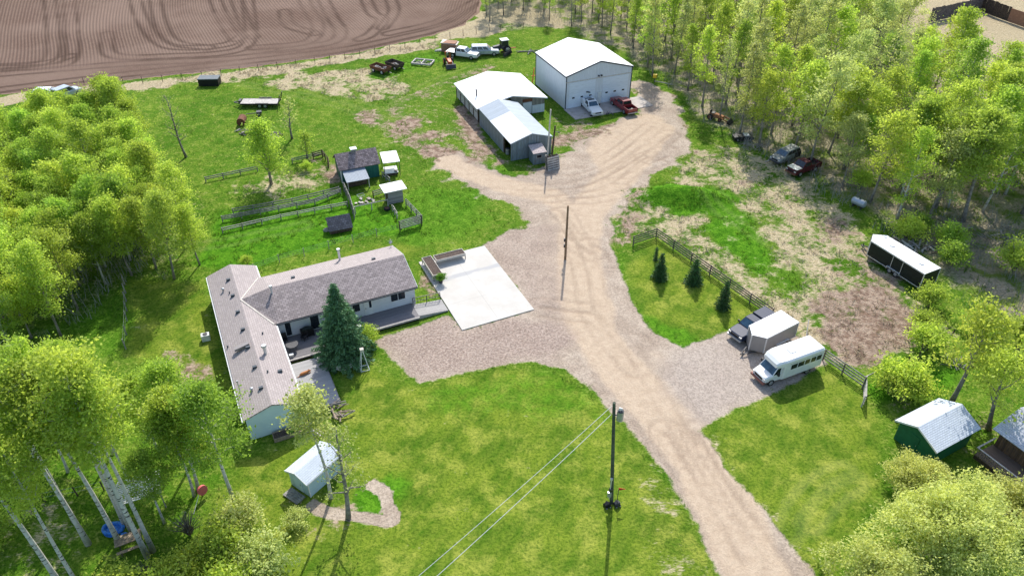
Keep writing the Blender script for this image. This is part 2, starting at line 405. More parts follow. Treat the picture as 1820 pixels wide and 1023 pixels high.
DRY = [(GP([(-60, 205), (0, 190), (254, 160), (460, 136), (640, 108), (760, 84), (850, 62), (905, 45), (1000, 50), (990, 25), (880, 10), (850, 22), (825, 44), (758, 66), (640, 92), (460, 118), (254, 139), (0, 168), (-60, 175)]), .95),
       (GP([(478, 150), (520, 128), (600, 122), (690, 118), (725, 150), (700, 172), (620, 176), (540, 170)]), .62),
       (GP([(1100, 345), (1180, 320), (1240, 235), (1330, 262), (1430, 310), (1510, 375), (1560, 440), (1650, 520), (1720, 600), (1600, 670), (1530, 660), (1460, 610), (1375, 560), (1280, 490), (1170, 412), (1100, 420)]), .52),
       (GP([(1470, 600), (1560, 560), (1640, 560), (1700, 610), (1600, 640), (1545, 662), (1490, 640)]), .95),
       (GP([(1560, 10), (1640, -60), (2000, -80), (2000, 180), (1820, 110), (1700, 80), (1620, 60)]), .97),
       (GP([(1240, 790), (1300, 860), (1380, 940), (1440, 1040), (1480, 1040), (1410, 930), (1330, 830), (1280, 770)]), .38),
       (GP([(1150, 800), (1200, 850), (1300, 1040), (1200, 1040), (1170, 900)]), .28),
       (GP([(400, 320), (470, 310), (560, 310), (590, 330), (500, 350), (400, 360)]), .45),
       (GP([(620, 300), (720, 200), (860, 280), (880, 300), (800, 300)]), .2),
       (GP([(0, 780), (90, 800), (150, 900), (100, 1040), (0, 1040)]), .3)]
LUSH = [(GP([(1122, 340), (1180, 324), (1255, 332), (1302, 352), (1270, 380), (1190, 374), (1135, 364)]), 1.3),
        (GP([(1270, 360), (1330, 385), (1370, 440), (1350, 480), (1300, 440), (1270, 400)]), .8),
        (GP([(1090, 400), (1110, 380), (1120, 480), (1160, 560), (1215, 612), (1140, 570), (1095, 480)]), .7),
        (GP([(520, 190), (700, 120), (700, 240), (640, 260)]), .15),
        (GP([(400, 380), (620, 340), (740, 400), (700, 420), (540, 450), (400, 480), (340, 470)]), .85),
        (GP([(640, 400), (760, 330), (860, 350), (930, 390), (880, 410), (790, 430), (720, 430)]), .55),
        (GP([(800, 300), (870, 290), (890, 300), (830, 310)]), .6),
        (GP([(650, 120), (760, 90), (800, 110), (700, 140), (640, 150)]), .6),
        (GP([(1540, 690), (1600, 650), (1720, 640), (1700, 700), (1560, 720)]), .75),
        (GP([(1400, 480), (1450, 520), (1400, 530), (1340, 470)]), .5),
        (GP([(1530, 480), (1560, 490), (1590, 520), (1540, 510)]), .8),
        (GP([(740, 690), (900, 650), (1000, 670), (1060, 710), (1100, 760), (900, 730), (760, 720)]), .5),
        (GP([(640, 880), (690, 870), (700, 905), (650, 915)]), .8),
        (GP([(0, 600), (210, 520), (260, 560), (200, 640)]), .5)]
LITTER = [(GP([(1130, 100), (1180, 135), (1250, 205), (1330, 262), (1430, 305), (1500, 355), (1590, 410), (1660, 460), (1740, 540), (1900, 640), (2300, 640), (2100, 100), (1800, 110), (1660, 60), (1560, 0), (1500, -80), (1000, -80), (880, -20), (870, 45), (990, 50)]), .95),
          (GP([(-300, 200), (0, 215), (120, 210), (260, 260), (330, 300), (380, 400), (350, 480), (200, 510), (120, 620), (-300, 700)]), .35)]
MOW = [(GP([(620, 640), (745, 690), (890, 655), (1000, 665), (1120, 770), (1240, 940), (1300, 1060), (300, 1060), (420, 820), (600, 760)]), 1.0),
       (GP([(1165, 425), (1370, 562), (1290, 588), (1212, 612), (1150, 560), (1115, 480)]), 1.0),
       (GP([(1250, 765), (1480, 650), (1560, 740), (1560, 850), (1480, 1060), (1440, 1060)]), 1.0),
       (GP([(230, 500), (360, 500), (420, 700), (240, 660), (225, 560)]), 1.0),
       (GP([(440, 500), (700, 430), (760, 440), (740, 460), (480, 500)]), .8)]
TRACKS = [([(1360, 1060), (1300, 930), (1230, 800), (1150, 700), (1090, 640), (1045, 560), (1030, 460), (1040, 380), (1110, 300), (1170, 230)], 2.6, .9),
          ([(1030, 400), (980, 350), (900, 330), (820, 300), (740, 250), (700, 230)], 2.0, .8),
          ([(1100, 300), (1080, 260), (1150, 215)], 3.0, .7),
          ([(1160, 640), (1050, 600), (1000, 560), (980, 430), (1010, 370)], 2.0, .4)]
TYRES = [[(960, 545), (1010, 552), (1060, 560), (1095, 590)], [(1050, 436), (1075, 445), (1083, 462)], [(1010, 352), (1060, 350), (1105, 338), (1120, 330), (1090, 326)],
         [(1100, 318), (1150, 280), (1190, 290), (1160, 300)], [(1150, 268), (1175, 262), (1190, 275), (1165, 285), (1145, 275), (1150, 268)], [(1130, 610), (1180, 690), (1240, 790)],
         [(1000, 380), (1040, 470), (1060, 560), (1130, 650)], [(1070, 720), (1120, 790)], [(1240, 770), (1300, 870), (1370, 960), (1420, 1040)], [(1185, 770), (1240, 860), (1320, 1000)],
         [(930, 300), (1020, 310), (1090, 280), (1160, 225)], [(950, 340), (1040, 330), (1120, 290), (1190, 240)], [(985, 385), (1010, 420), (1050, 450)], [(870, 345), (960, 350), (1010, 345)]]
TRAILS = [([(650, 205), (700, 230), (760, 262), (815, 300), (860, 325)], 2.2, .56), ([(745, 240), (705, 205), (730, 175), (800, 145), (870, 118)], 1.6, .45), ([(1160, 300), (1240, 270), (1290, 300), (1330, 330), (1400, 380)], 1.2, .4), ([(1000, 250), (1080, 235), (1140, 215)], 2.6, .62)]
GRASSTR = [[(1240, 345), (1310, 395), (1400, 450), (1470, 520)], [(1280, 330), (1350, 385), (1430, 430)], [(700, 232), (640, 200), (560, 175), (440, 150)], [(720, 215), (640, 185), (560, 165)],
           [(1500, 838), (1460, 858), (1420, 900), (1400, 950)], [(1520, 855), (1480, 880), (1440, 930)], [(740, 232), (700, 190), (760, 150), (840, 120)], [(860, 480), (860, 481)],
           [(540, 400), (400, 430), (300, 440)]]
MOUND = GP([(1125, 340), (1180, 325), (1255, 333), (1300, 355), (1265, 378), (1190, 372), (1135, 362)])

def vnoise(X, Y, s, seed):
    rs = np.random.RandomState(seed); T = rs.rand(256, 256)
    x = X / s; y = Y / s; xi = np.floor(x).astype(int); yi = np.floor(y).astype(int); fx = x - xi; fy = y - yi
    fx = fx * fx * (3 - 2 * fx); fy = fy * fy * (3 - 2 * fy)
    g = lambda a, b: T[a % 256, b % 256]
    return (g(xi, yi) * (1 - fx) + g(xi + 1, yi) * fx) * (1 - fy) + (g(xi, yi + 1) * (1 - fx) + g(xi + 1, yi + 1) * fx) * fy
def fbm(X, Y, s, seed, o=3):
    return sum(vnoise(X, Y, s / 2 ** i, seed + i) * .5 ** i for i in range(o)) / sum(.5 ** i for i in range(o))
def attrs(X, Y):
    A = {}
    wob = (fbm(X, Y, 2.5, 3) - .5) * 1.1
    dd = sdf(DRIVE, X, Y); gp = 0.55 - pdist(GPATH, X, Y)
    A['drive_d'] = dd
    A['gravel'] = np.maximum(ss(dd + wob * (.8 + 3.5 * ss(Y, 76, 92)) + 1.0 * ss(Y, 76, 92), -.8 - 1.1 * ss(Y, 76, 92), .8 + 1.1 * ss(Y, 76, 92)), ss(gp + wob * .3, -.25, .25))
    tr = np.zeros(X.shape)
    for ln, wd, k in TRACKS: tr = np.maximum(tr, k * ss(wd - pdist(spl(GP(ln)), X, Y) + wob, -1.2, 1.0))
    A['track'] = tr
    ty = np.zeros(X.shape)
    for ln in TYRES:
        d = pdist(spl(GP(ln)), X, Y); ty = np.maximum(ty, np.maximum(ss(.28 - d, -.12, .12), ss(.22 - np.abs(d - 1.6), -.12, .12) * .7))
    A['tyre'] = ty * (.35 + .65 * ss(fbm(X, Y, 5, 77), .35, .6))
    gt = np.zeros(X.shape)
    for ln in GRASSTR:
        d = pdist(spl(GP(ln)), X, Y); gt = np.maximum(gt, ss(.35 - np.abs(d - .85), -.25, .15))
    A['gtrack'] = gt
    A['mulch'] = np.maximum(ss(sdf(MULCH, X, Y) + wob * 2, -1.0, 1.5), .6 * ss(sdf(GREYGR, X, Y) + wob * 2, -1, 1.5))
    A['park'] = ss(sdf(PARK, X, Y) + wob * 2, -1.5, 2.0)
    def acc(lst, soft, seed):
        a = np.zeros(X.shape); wb = (fbm(X, Y, 6, seed, 4) - .5) * (12 if seed == 11 else 7)
        for poly, k in lst: a = np.maximum(a, k * ss(sdf(poly, X, Y) + wb, -soft, soft))
        return a
    A['earth'] = acc(EARTH, 2.4, 11); A['dry'] = acc(DRY, 1.6, 22); A['lush'] = acc(LUSH, 1.6, 33); A['dry'] = A['dry'] * (1 - .85 * A['lush']); A['litter'] = acc(LITTER, 4, 44); A['mow'] = np.zeros(X.shape)
    for poly, k in MOW: A['mow'] = np.maximum(A['mow'], k * ss(sdf(poly, X, Y) + wob, -.8, .8))
    fd = sdf(FIELD, X, Y); A['field_d'] = fd; A['field'] = ss(fd + wob, -.6, .5)
    A['dry'] = np.maximum(A['dry'], ss(Y, 195, 215) * .6)
    for ln, wd, k in TRAILS: A['earth'] = np.maximum(A['earth'], k * ss(wd - pdist(spl(GP(ln)), X, Y) + wob, -1.4, 1.2))
    return A
def height(X, Y, A):
    rough = np.clip(1 - A['mow'] - A['gravel'], 0, 1) * np.clip(.35 + A['dry'] + A['litter'], 0, 1)
    z = (fbm(X, Y, 3.0, 5) - .5) * .22 * rough + (fbm(X, Y, 20, 9, 2) - .5) * .12 * (1 - ss(np.abs(X) + 0 * Y, 400, 500)) * 0
    z = z + 1.6 * ss(sdf(MOUND, X, Y), -.5, 3.5)
    z = z - np.maximum(rough * .08, 0)
    z = z - .05 * A['tyre'] * A['gravel']
    return z
def set_attr(me, nm, a, b, c, d):
    at = me.attributes.new(nm, 'FLOAT_COLOR', 'POINT'); at.data.foreach_set('color', np.stack([a, b, c, d], -1).astype(np.float32).ravel())
def grid_sheet(name, xs, ys, keep=None, dz=0.0, mat=None, field=False):
    X, Y = np.meshgrid(xs, ys); A = attrs(X, Y)
    Z = height(X, Y, A) + dz
    nx, ny = len(xs), len(ys)
    idx = np.arange(nx * ny).reshape(ny, nx)
    q = np.stack([idx[:-1, :-1], idx[:-1, 1:], idx[1:, 1:], idx[1:, :-1]], -1).reshape(-1, 4)
    if keep is not None:
        k = keep(A).astype(bool); kc = (k[:-1, :-1] & k[:-1, 1:] & k[1:, 1:] & k[1:, :-1]).ravel(); q = q[kc]
        used = np.unique(q); mp = np.full(nx * ny, -1); mp[used] = np.arange(len(used)); q = mp[q]
    else: used = np.arange(nx * ny)
    g = lambda a: a.ravel()[used]
    me = bpy.data.meshes.new(name)
    me.vertices.add(len(used)); me.vertices.foreach_set('co', np.stack([g(X), g(Y), g(Z)], -1).astype(np.float32).ravel())
    me.loops.add(q.size); me.loops.foreach_set('vertex_index', q.ravel().astype(np.int32))
    me.polygons.add(len(q)); me.polygons.foreach_set('loop_start', np.arange(0, q.size, 4, dtype=np.int32))
    me.polygons.foreach_set('use_smooth', np.ones(len(q), bool)); me.update(); me.validate()
    set_attr(me, 'zone_a', g(A['gravel']), g(A['track']), g(A['earth']), g(A['dry']))
    set_attr(me, 'zone_b', g(A['lush']), g(A['litter']), g(A['mow']), g(A['field']))
    set_attr(me, 'zone_c', g(A['tyre']), g(A['gtrack']), g(A['mulch']), g(A['park']))
    if field:
        fd = g(A['field_d']); x, y = g(X), g(Y)
        turn = ss(fd + (fbm(x, y, 18, 61, 2) - .5) * 8, 9, 16)
        u = x * .94 + y * .34 + (fbm(x, y, 60, 62, 2) - .5) * 16
        ft = np.zeros(len(x))
        for ln in FTR:
            d = pdist(spl(GP(ln)), x, y); ft = np.maximum(ft, ss(.42 - np.abs(d - 1.2), -.3, .3) * (.4 + .6 * ss(fbm(x, y, 9, 63), .35, .6)))
        set_attr(me, 'row', fd / 10, u / 10, turn, ft)
    me.materials.append(mat)
    o = bpy.data.objects.new(name, me); COL.objects.link(o); o['kind'] = 'structure'
    return o
FTR = [[(120, -30), (128, 60), (125, 105), (90, 118), (-20, 122)], [(85, -30), (95, 70), (80, 110), (0, 120)], [(235, -30), (250, 30), (285, 75), (330, 85), (400, 80), (430, 65)],
       [(270, -30), (285, 40), (310, 75), (370, 85)], [(370, -30), (400, 40), (420, 70)], [(410, -30), (435, 40), (450, 66)], [(440, 0), (445, 60), (420, 90), (300, 100), (200, 98), (190, 60)],
       [(530, -30), (545, 10), (565, 45), (555, 70), (520, 80), (450, 85)], [(560, -30), (590, 30), (605, 55), (590, 75), (500, 90)], [(640, -30), (660, 20), (680, 35), (660, 60), (640, 70)],
       [(690, -10), (700, 20), (680, 50)], [(860, 10), (800, 45), (700, 70), (600, 90), (450, 108), (200, 135), (0, 160)], [(850, 0), (780, 38), (690, 60)], [(505, 20), (515, 45), (560, 60)],
       [(0, 118), (80, 112), (125, 100)], [(0, 132), (140, 120), (250, 112), (400, 105), (520, 92)]]

def ground_material():
    t = NT('ground_cover'); P = 'Object'
    def at(nm):
        a = t.n('ShaderNodeAttribute', attribute_name=nm); s = t.n('ShaderNodeSeparateColor'); t.l(a.outputs['Color'], s.inputs[0])
        return s.outputs[0], s.outputs[1], s.outputs[2], a.outputs['Alpha']
    gravel, track, earth, dry = at('zone_a'); lush, litter, mow, field = at('zone_b'); tyre, gtrack, mulch, park = at('zone_c')
    n10 = t.noise(.09, 3, .5); n3 = t.noise(.32, 4, .6); n1 = t.noise(1.1, 4, .6); nf = t.noise(4.0, 4, .62); nff = t.noise(13, 3, .7)
    nst = t.noise(1.0, 4, .65, stretch=(2.2, 7.0, 1)); sp = t.noise(9, 2, .8)
    def thr(mask, n, k=1.0, soft=.12):     # ragged edge between two surfaces
        v = t.math('ADD', t.math('MULTIPLY', mask, 1.0), t.math('MULTIPLY', t.math('SUBTRACT', n, .5), k))
        return t.smooth(v, .5 - soft, .5 + soft)
    combo = t.math('ADD', t.math('MULTIPLY', nf, .55), t.math('MULTIPLY', nff, .45))
    combo1 = t.math('ADD', t.math('MULTIPLY', n1, .5), t.math('MULTIPLY', nf, .5))
    # pasture
    g = t.mix(t.smooth(n10, .35, .65), (.060, .132, .010), (.108, .182, .018))
    g = t.mix(t.math('MULTIPLY', t.smooth(n3, .42, .68), .55), g, (.17, .25, .03)); g = t.mix(t.math('MULTIPLY', t.smooth(t.noise(.35, 5, .65, dist=.8), .48, .66), .6), g, (.04, .12, .006))
    g = t.mix(t.math('MULTIPLY', t.smooth(combo1, .5, .68), .55), g, (.27, .28, .08))
    g = t.mix(t.math('MULTIPLY', t.smooth(n1, .56, .40), .45), g, (.05, .135, .008))
    # mown lawn
    m = t.mix(t.smooth(n3, .36, .64), (.064, .128, .010), (.128, .190, .018))
    m = t.mix(t.math('MULTIPLY', t.smooth(t.noise(.4, 5, .65), .46, .68), .8), m, (.24, .275, .045))
    m = t.mix(t.math('MULTIPLY', t.smooth(t.noise(.5, 5, .65, dist=.8), .50, .68), .55), m, (.036, .098, .005))
    g = t.mix(mow, g, m)
    mp = t.n('ShaderNodeMapping'); mp.inputs['Rotation'].default_value = (0, 0, .5); t.l(t.tc.outputs['Object'], mp.inputs[0])
    wv = t.n('ShaderNodeTexWave'); wv.inputs['Scale'].default_value = .28; wv.inputs['Distortion'].default_value = 3.5; wv.inputs['Detail'].default_value = 2; wv.inputs['Detail Scale'].default_value = .25; t.l(mp.outputs[0], wv.inputs['Vector'])
    g = t.mix(t.math('MULTIPLY', t.math('MULTIPLY', mow, wv.outputs[1]), .16), g, (.20, .24, .035))
    wd = t.noise(1.8, 3, .6); g = t.mix(t.math('MULTIPLY', t.smooth(wd, .62, .68), .55), g, (.04, .115, .006))
    # lush
    lu = t.mix(t.smooth(n1, .35, .65), (.040, .135, .006), (.085, .215, .012))
    g = t.mix(t.smooth(t.math('ADD', lush, t.math('MULTIPLY', t.math('SUBTRACT', n1, .5), .5)), .25, .8), g, lu)
    # fine blades
    g = t.mix(t.math('MULTIPLY', t.smooth(combo, .44, .60), .5), g, t.mix(1.0, g, (1.75, 1.5, 1.7), 'MULTIPLY'))
    g = t.mix(t.math('MULTIPLY', t.smooth(combo, .52, .38), .78), g, t.mix(1.0, g, (.42, .52, .45), 'MULTIPLY'))
    g = t.mix(t.math('MULTIPLY', gtrack, .11), g, (.33, .33, .14))
    # litter under the woods
    li = t.mix(t.smooth(nf, .3, .7), (.22, .19, .12), (.44, .38, .26)); li = t.mix(t.smooth(n3, .46, .6), li, (.15, .21, .035))
    li = t.mix(t.math('MULTIPLY', t.smooth(nff, .5, .68), .5), li, (.36, .31, .21))
    g = t.mix(thr(litter, combo1, 1.1, .25), g, li)
    # dead straw
    dr = t.mix(t.smooth(nst, .32, .66), (.30, .235, .13), (.52, .44, .29)); dr = t.mix(t.math('MULTIPLY', t.smooth(nff, .5, .7), .6), dr, (.66, .59, .43))
    dr = t.mix(t.math('MULTIPLY', t.smooth(combo, .47, .36), .75), dr, (.15, .115, .06))
    g = t.mix(thr(dry, t.math('ADD', t.math('ADD', t.math('MULTIPLY', n3, .45), t.math('MULTIPLY', n1, .3)), t.math('MULTIPLY', nst, .25)), 3.2, .18), g, dr)
    # bare earth
    ea = t.mix(t.smooth(n1, .35, .65), (.19, .125, .09), (.38, .29, .22)); ea = t.mix(t.math('MULTIPLY', t.smooth(t.noise(.8, 5, .65, dist=1.2), .48, .36), .8), ea, (.12, .08, .06)); ea = t.mix(t.math('MULTIPLY', t.smooth(combo, .49, .38), .75), ea, (.09, .06, .045)); ea = t.mix(t.math('MULTIPLY', t.smooth(nst, .56, .68), .7), ea, (.46, .39, .28))
    g = t.mix(thr(earth, t.math('ADD', t.math('MULTIPLY', combo1, .55), t.math('MULTIPLY', n3, .45)), 2.4, .15), g, ea)
    # gravel and packed dirt drive
    gr = t.mix(t.smooth(n3, .35, .65), (.31, .25, .195), (.39, .325, .258))
    sand = t.mix(t.smooth(n1, .3, .7), (.40, .312, .225), (.46, .366, .27))
    gr = t.mix(t.smooth(t.math('ADD', track, t.math('MULTIPLY', t.math('SUBTRACT', n3, .5), .8)), .25, .75), gr, sand)
    gr = t.mix(t.math('MULTIPLY', park, .7), gr, (.345, .298, .258))
    gr = t.mix(t.math('MULTIPLY', mulch, .72), gr, t.mix(t.smooth(nf, .35, .65), (.20, .145, .12), (.36, .29, .25)))
    vo = t.n('ShaderNodeTexVoronoi'); vo.inputs['Scale'].default_value = 7.5; t.l(t.tc.outputs['Object'], vo.inputs['Vector'])
    sv = t.n('ShaderNodeSeparateColor'); t.l(vo.outputs['Color'], sv.inputs[0])
    spk = t.math('MULTIPLY', t.math('SUBTRACT', 1.0, t.math('MULTIPLY', track, .75)), .36)
    gr = t.mix(t.math('MULTIPLY', t.smooth(sv.outputs[0], .62, .70), spk), gr, t.mix(1.0, gr, (1.4, 1.38, 1.38), 'MULTIPLY'))
    gr = t.mix(t.math('MULTIPLY', t.smooth(sv.outputs[0], .36, .28), spk), gr, t.mix(1.0, gr, (.52, .5, .5), 'MULTIPLY'))
    gr = t.mix(t.math('MULTIPLY', t.smooth(combo1, .56, .68), .25), gr, (.25, .22, .12))
    gr = t.mix(t.math('MULTIPLY', tyre, t.math('MULTIPLY', t.smooth(combo, .36, .5), .5)), gr, (.20, .145, .105))
    gm = thr(gravel, t.math('ADD', t.math('MULTIPLY', combo, .5), t.math('MULTIPLY', n1, .5)), 1.7, .16)
    g = t.mix(gm, g, gr)
    # field fallback under the ploughed sheet
    g = t.mix(thr(field, combo1, .8, .12), g, (.24, .165, .125))
    t.col(g)
    # relief
    hg = t.math('ADD', t.math('MULTIPLY', nf, .7), t.math('MULTIPLY', nff, .3)); rgh = t.math('ADD', t.math('MULTIPLY', t.math('ADD', dry, litter), .8), .55)
    hg = t.math('MULTIPLY', hg, t.math('SUBTRACT', rgh, t.math('MULTIPLY', mow, .15)))
    hr = t.math('ADD', t.math('MULTIPLY', sv.outputs[0], .07), t.math('MULTIPLY', nff, .12))
    hm = t.n('ShaderNodeMix', data_type='FLOAT'); t.l(gm, hm.inputs[0]); t.l(hg, hm.inputs[2]); t.l(hr, hm.inputs[3])
    return t.fin(1.0, 0, .03, t.bump(hm.outputs[0], .34, .9))
M['ground'] = ground_material()
def field_material():
    t = NT('ploughed_soil')
    a = t.n('ShaderNodeAttribute', attribute_name='row'); s = t.n('ShaderNodeSeparateColor'); t.l(a.outputs['Color'], s.inputs[0])
    fd, u, turn, ft = s.outputs[0], s.outputs[1], s.outputs[2], a.outputs['Alpha']
    n = t.noise(.9, 4, .6); nb = t.noise(.05, 4, .55); nf = t.noise(6, 3, .7)
    def rows(x, per):
        p = t.math('PINGPONG', t.math('DIVIDE', x, per / 20), 1.0); return p
    w1 = rows(fd, .62); w2 = rows(u, .62)
    mx = t.n('ShaderNodeMix', data_type='FLOAT'); t.l(turn, mx.inputs[0]); t.l(w1, mx.inputs[2]); t.l(w2, mx.inputs[3]); row = mx.outputs[0]
    mb = t.n('ShaderNodeMix', data_type='FLOAT'); t.l(turn, mb.inputs[0]); t.l(rows(fd, 5.2), mb.inputs[2]); t.l(rows(u, 7.7), mb.inputs[3]); band = mb.outputs[0]
    q = t.mix(t.smooth(nb, .35, .65), (.112, .070, .053), (.185, .128, .100))
    q = t.mix(t.math('MULTIPLY', t.smooth(band, .25, .8), .2), q, (.17, .12, .09))
    q = t.mix(t.math('MULTIPLY', row, t.math('MULTIPLY', n, .9)), q, (.25, .18, .14))
    q = t.mix(t.math('MULTIPLY', t.smooth(nf, .52, .68), .35), q, (.32, .245, .195))
    q = t.mix(t.math('MULTIPLY', ft, t.math('ADD', .35, t.math('MULTIPLY', n, .5))), q, (.045, .027, .02))
    t.col(q)
    return t.fin(1.0, 0, .03, t.bump(t.math('ADD', row, t.math('MULTIPLY', nf, 1.6)), .12, .9))
M['field'] = field_material()

xf = np.arange(-122, 122.1, .42); yf = np.arange(26, 190, .42)
farx = np.array([-3000, -1500, -800, -450, -300, -220, -170, -145, -130]); fary = np.array([-600, -200, -60, -10, 8, 18])
xs = np.concatenate([farx, xf, -farx[::-1]]); ys = np.concatenate([fary, yf, np.array([200, 225, 260, 330, 500, 900, 1800, 3000])])
grid_sheet('ground', xs, ys, None, 0, M['ground'])
dxy = np.array(DRIVE)
grid_sheet('gravel_driveway', np.arange(dxy[:, 0].min() - 1, dxy[:, 0].max() + 1, .28), np.arange(max(27, dxy[:, 1].min() - 1), dxy[:, 1].max() + 1, .28), lambda A: (A['gravel'] > .12) & (A['drive_d'] > -2.6), .012, M['ground'])
grid_sheet('ploughed_field', np.arange(-150, 10, .38), np.arange(118, 215, .38), lambda A: (A['field_d'] > .15), .03, M['field'], True)
ga = np.array(GPATH)
grid_sheet('garden_path', np.arange(ga[:, 0].min() - 1, ga[:, 0].max() + 1, .15), np.arange(ga[:, 1].min() - 1, ga[:, 1].max() + 1, .15), lambda A: (A['gravel'] > .3) & (A['drive_d'] < -3), .012, M['ground'])
# ---------------------------------------------------------------- buildings
def gable_roof(mb_l, mb_r, W, L, H, rise, o=.35, oe=.35, th=.14):
    """ridge along local y at x=W/2; W,L,H measured at the eave edges"""
    m = W / 2
    mb_l.slab([(0, 0, H), (m, 0, H + rise), (m, L, H + rise), (0, L, H)], th)
    mb_r.slab([(m, 0, H + rise), (W, 0, H), (W, L, H), (m, L, H + rise)], th)
def gable_walls(W, L, H, rise, ox=.25, oy=.25, th=.12, front=True):
    """closed wall shell under the roof; returns MB"""
    x0, x1, y0, y1 = ox, W - ox, oy, L - oy; k = rise / (W / 2); m = W / 2
    zt = H + k * ox - th - .02; zp = H + rise - th - .02
    b = MB()
    b.prism([(x0, y0, 0), (x1, y0, 0), (x1, y0, zt), (m, y0, zp), (x0, y0, zt)], (0, y1 - y0, 0))
    return b, (x0, x1, y0, y1, zt, zp)

# --- big white shop
t = thing('machine_shop', 'tall white metal shop with two overhead doors and dark corner trim', 'shop', (8.47, 117.05, 0), R(22.9))
W_, L_, H_, RS = 12.3, 12.0, 5.57, 1.75
ml, mr = MB(), MB(); gable_roof(ml, mr, W_, L_, H_, RS, th=.16); ml.add(mr.v, mr.f); rf = ml.build('roof', M['white_roof'], t)
tr = MB(); tr.beam((0, -.03, H_ - .12), (W_ / 2, -.03, H_ + RS - .12), .05, .2); tr.beam((W_ / 2, -.03, H_ + RS - .12), (W_, -.03, H_ - .12), .05, .2)
tr.box(-.04, .02, 0, L_, H_ - .24, H_ - .08); tr.build('roof_trim', M['trim_dark'], rf)
x0, x1, y0, y1 = .12, W_ - .12, .1, L_ - .1; zt = H_ - .15; zp = H_ + RS - .2
b = MB(); b.prism([(x0, y0, 0), (x1, y0, 0), (x1, y0, zt), (W_ / 2, y0, zp), (x0, y0, zt)], (0, .15, 0)); wl = b.build('wall', M['white_metal_wall'], t)
b = MB(); b.prism([(x0, y1, 0), (x1, y1, 0), (x1, y1, zt), (W_ / 2, y1, zp), (x0, y1, zt)], (0, -.15, 0)); b.build('wall', M['white_metal_wall'], t)
for xx in (x0, x1 - .15):
    b = MB(); b.box(xx, xx + .15, y0 + .155, y1 - .155, 0, zt); b.build('wall', M['white_metal_side'], t)
for xx in (x0 - .03, x1 - .14):
    b = MB(); b.box(xx, xx + .17, y0 - .03, y0 - .002, 0, zt - .05); b.build('corner_trim', M['trim_dark'], t)
b = MB(); b.box(x0 - .03, x0 - .005, y1 - .2, y1, 0, zt - .05); b.build('corner_trim', M['trim_dark'], t)
b = MB(); b.box(x0, x1, y0 - .05, y0 - .005, 4.42, 4.54); b.build('header_trim', M['wood_pale'], wl)
for dx in (.75, 6.85):
    b = MB(); b.box(dx, dx + 4.7, y0 - .045, y0 - .004, .03, 4.3); d = b.build('overhead_door', M['door_white'], t)
    for k in range(3):
        b = MB(); b.box(dx + .55 + k * 1.55, dx + 1.0 + k * 1.55, y0 - .07, y0 - .05, 1.62, 1.86); b.build('window', M['glass'], d)
b = MB(); b.box(5.95, 6.6, y0 - .12, y0 - .01, .05, 2.1); b.build('door', M['white_paint'], t)
for dx in (5.8, 6.3):
    b = MB(); b.box(dx, dx + .22, y0 - .3, y0 - .01, 4.75, 4.95); b.build('flood_light', M['steel_dark'], t)
o = MB().box(-.1, W_ + 1.9, -4.2, .05, -.3, .09); 
o = o.build('concrete_apron', plain('concrete_apron', (.38, .34, .305), .85, var=.12, scale=1.2, dirt=(.30, .27, .24)), None); o.location = (8.47, 117.05, 0); o.rotation_euler = (0, 0, R(22.9)); o['kind'] = 'structure'

# --- white-roofed barn with open bays
t = thing('pole_barn', 'low white-roofed barn with open bays and a black stove pipe', 'barn', (-5.54, 111.5, 0), R(22.3))
W_, L_, H_, RS = 12.05, 11.2, 2.5, 1.25
ml, mr = MB(), MB(); gable_roof(ml, mr, W_, L_, H_, RS, th=.16); ml.add(mr.v, mr.f); ml.build('roof', M['white_roof'], t)
x0, x1, y0, y1 = .3, W_ - .3, .5, L_ - .3; zt = H_ - .12; zp = H_ + RS - .2
for k in range(6):
    yy = y0 + (y1 - y0) * k / 5
    b = MB(); b.box(x0, x0 + .16, yy - .08, yy + .08, 0, zt); b.build('post', M['wood_dark'], t)
b = MB(); b.box(x0 + .02, x0 + .12, y0, y1, zt - .75, zt); b.build('header_board', M['rail_pale'], t)
for k in range(5):
    yy = y0 + (y1 - y0) * k / 5
    b = MB(); b.box(x0 + .05, x0 + .11, yy + .1, yy + 1.9, .25, 1.45); b.build('bay_panel', M['rail_pale'], t)
b = MB(); b.box(x0 + .3, x1, y1 - .1, y1, 0, zt); b.box(x1 - .1, x1, y0, y1 - .1, 0, zt); b.build('wall', M['grey_board_y'], t)
b = MB(); b.prism([(5.9, y0, 1.35), (x1, y0, 1.35), (x1, y0, zt), (W_ / 2, y0, zp - .05), (5.9, y0, zp - .08)], (0, .1, 0)); b.build('gable_wall', M['grey_board_x'], t)
b = MB(); b.box(7.9, 9.6, y0 - .03, y0 - .005, 2.1, 2.6); b.build('patch_panel', M['rust'], t)
b = MB(); b.box(8.0, 9.5, y0 - .06, y0 + .0, .1, 2.0); b.build('sheet_panel', M['white_metal_wall'], t)
b = MB(); b.box(9.6, x1, y0 - .035, y0 - .005, .0, 1.35); b.build('sheet_panel', M['white_metal_wall'], t)
b = MB(); b.tube([(1.5, 4.2, 2.6), (1.5, 4.2, 3.75)], .11, 8); b.tube([(1.5, 4.2, 3.75), (1.5, 4.2, 3.85)], .18, 8); b.build('stove_pipe', M['steel_dark'], t)

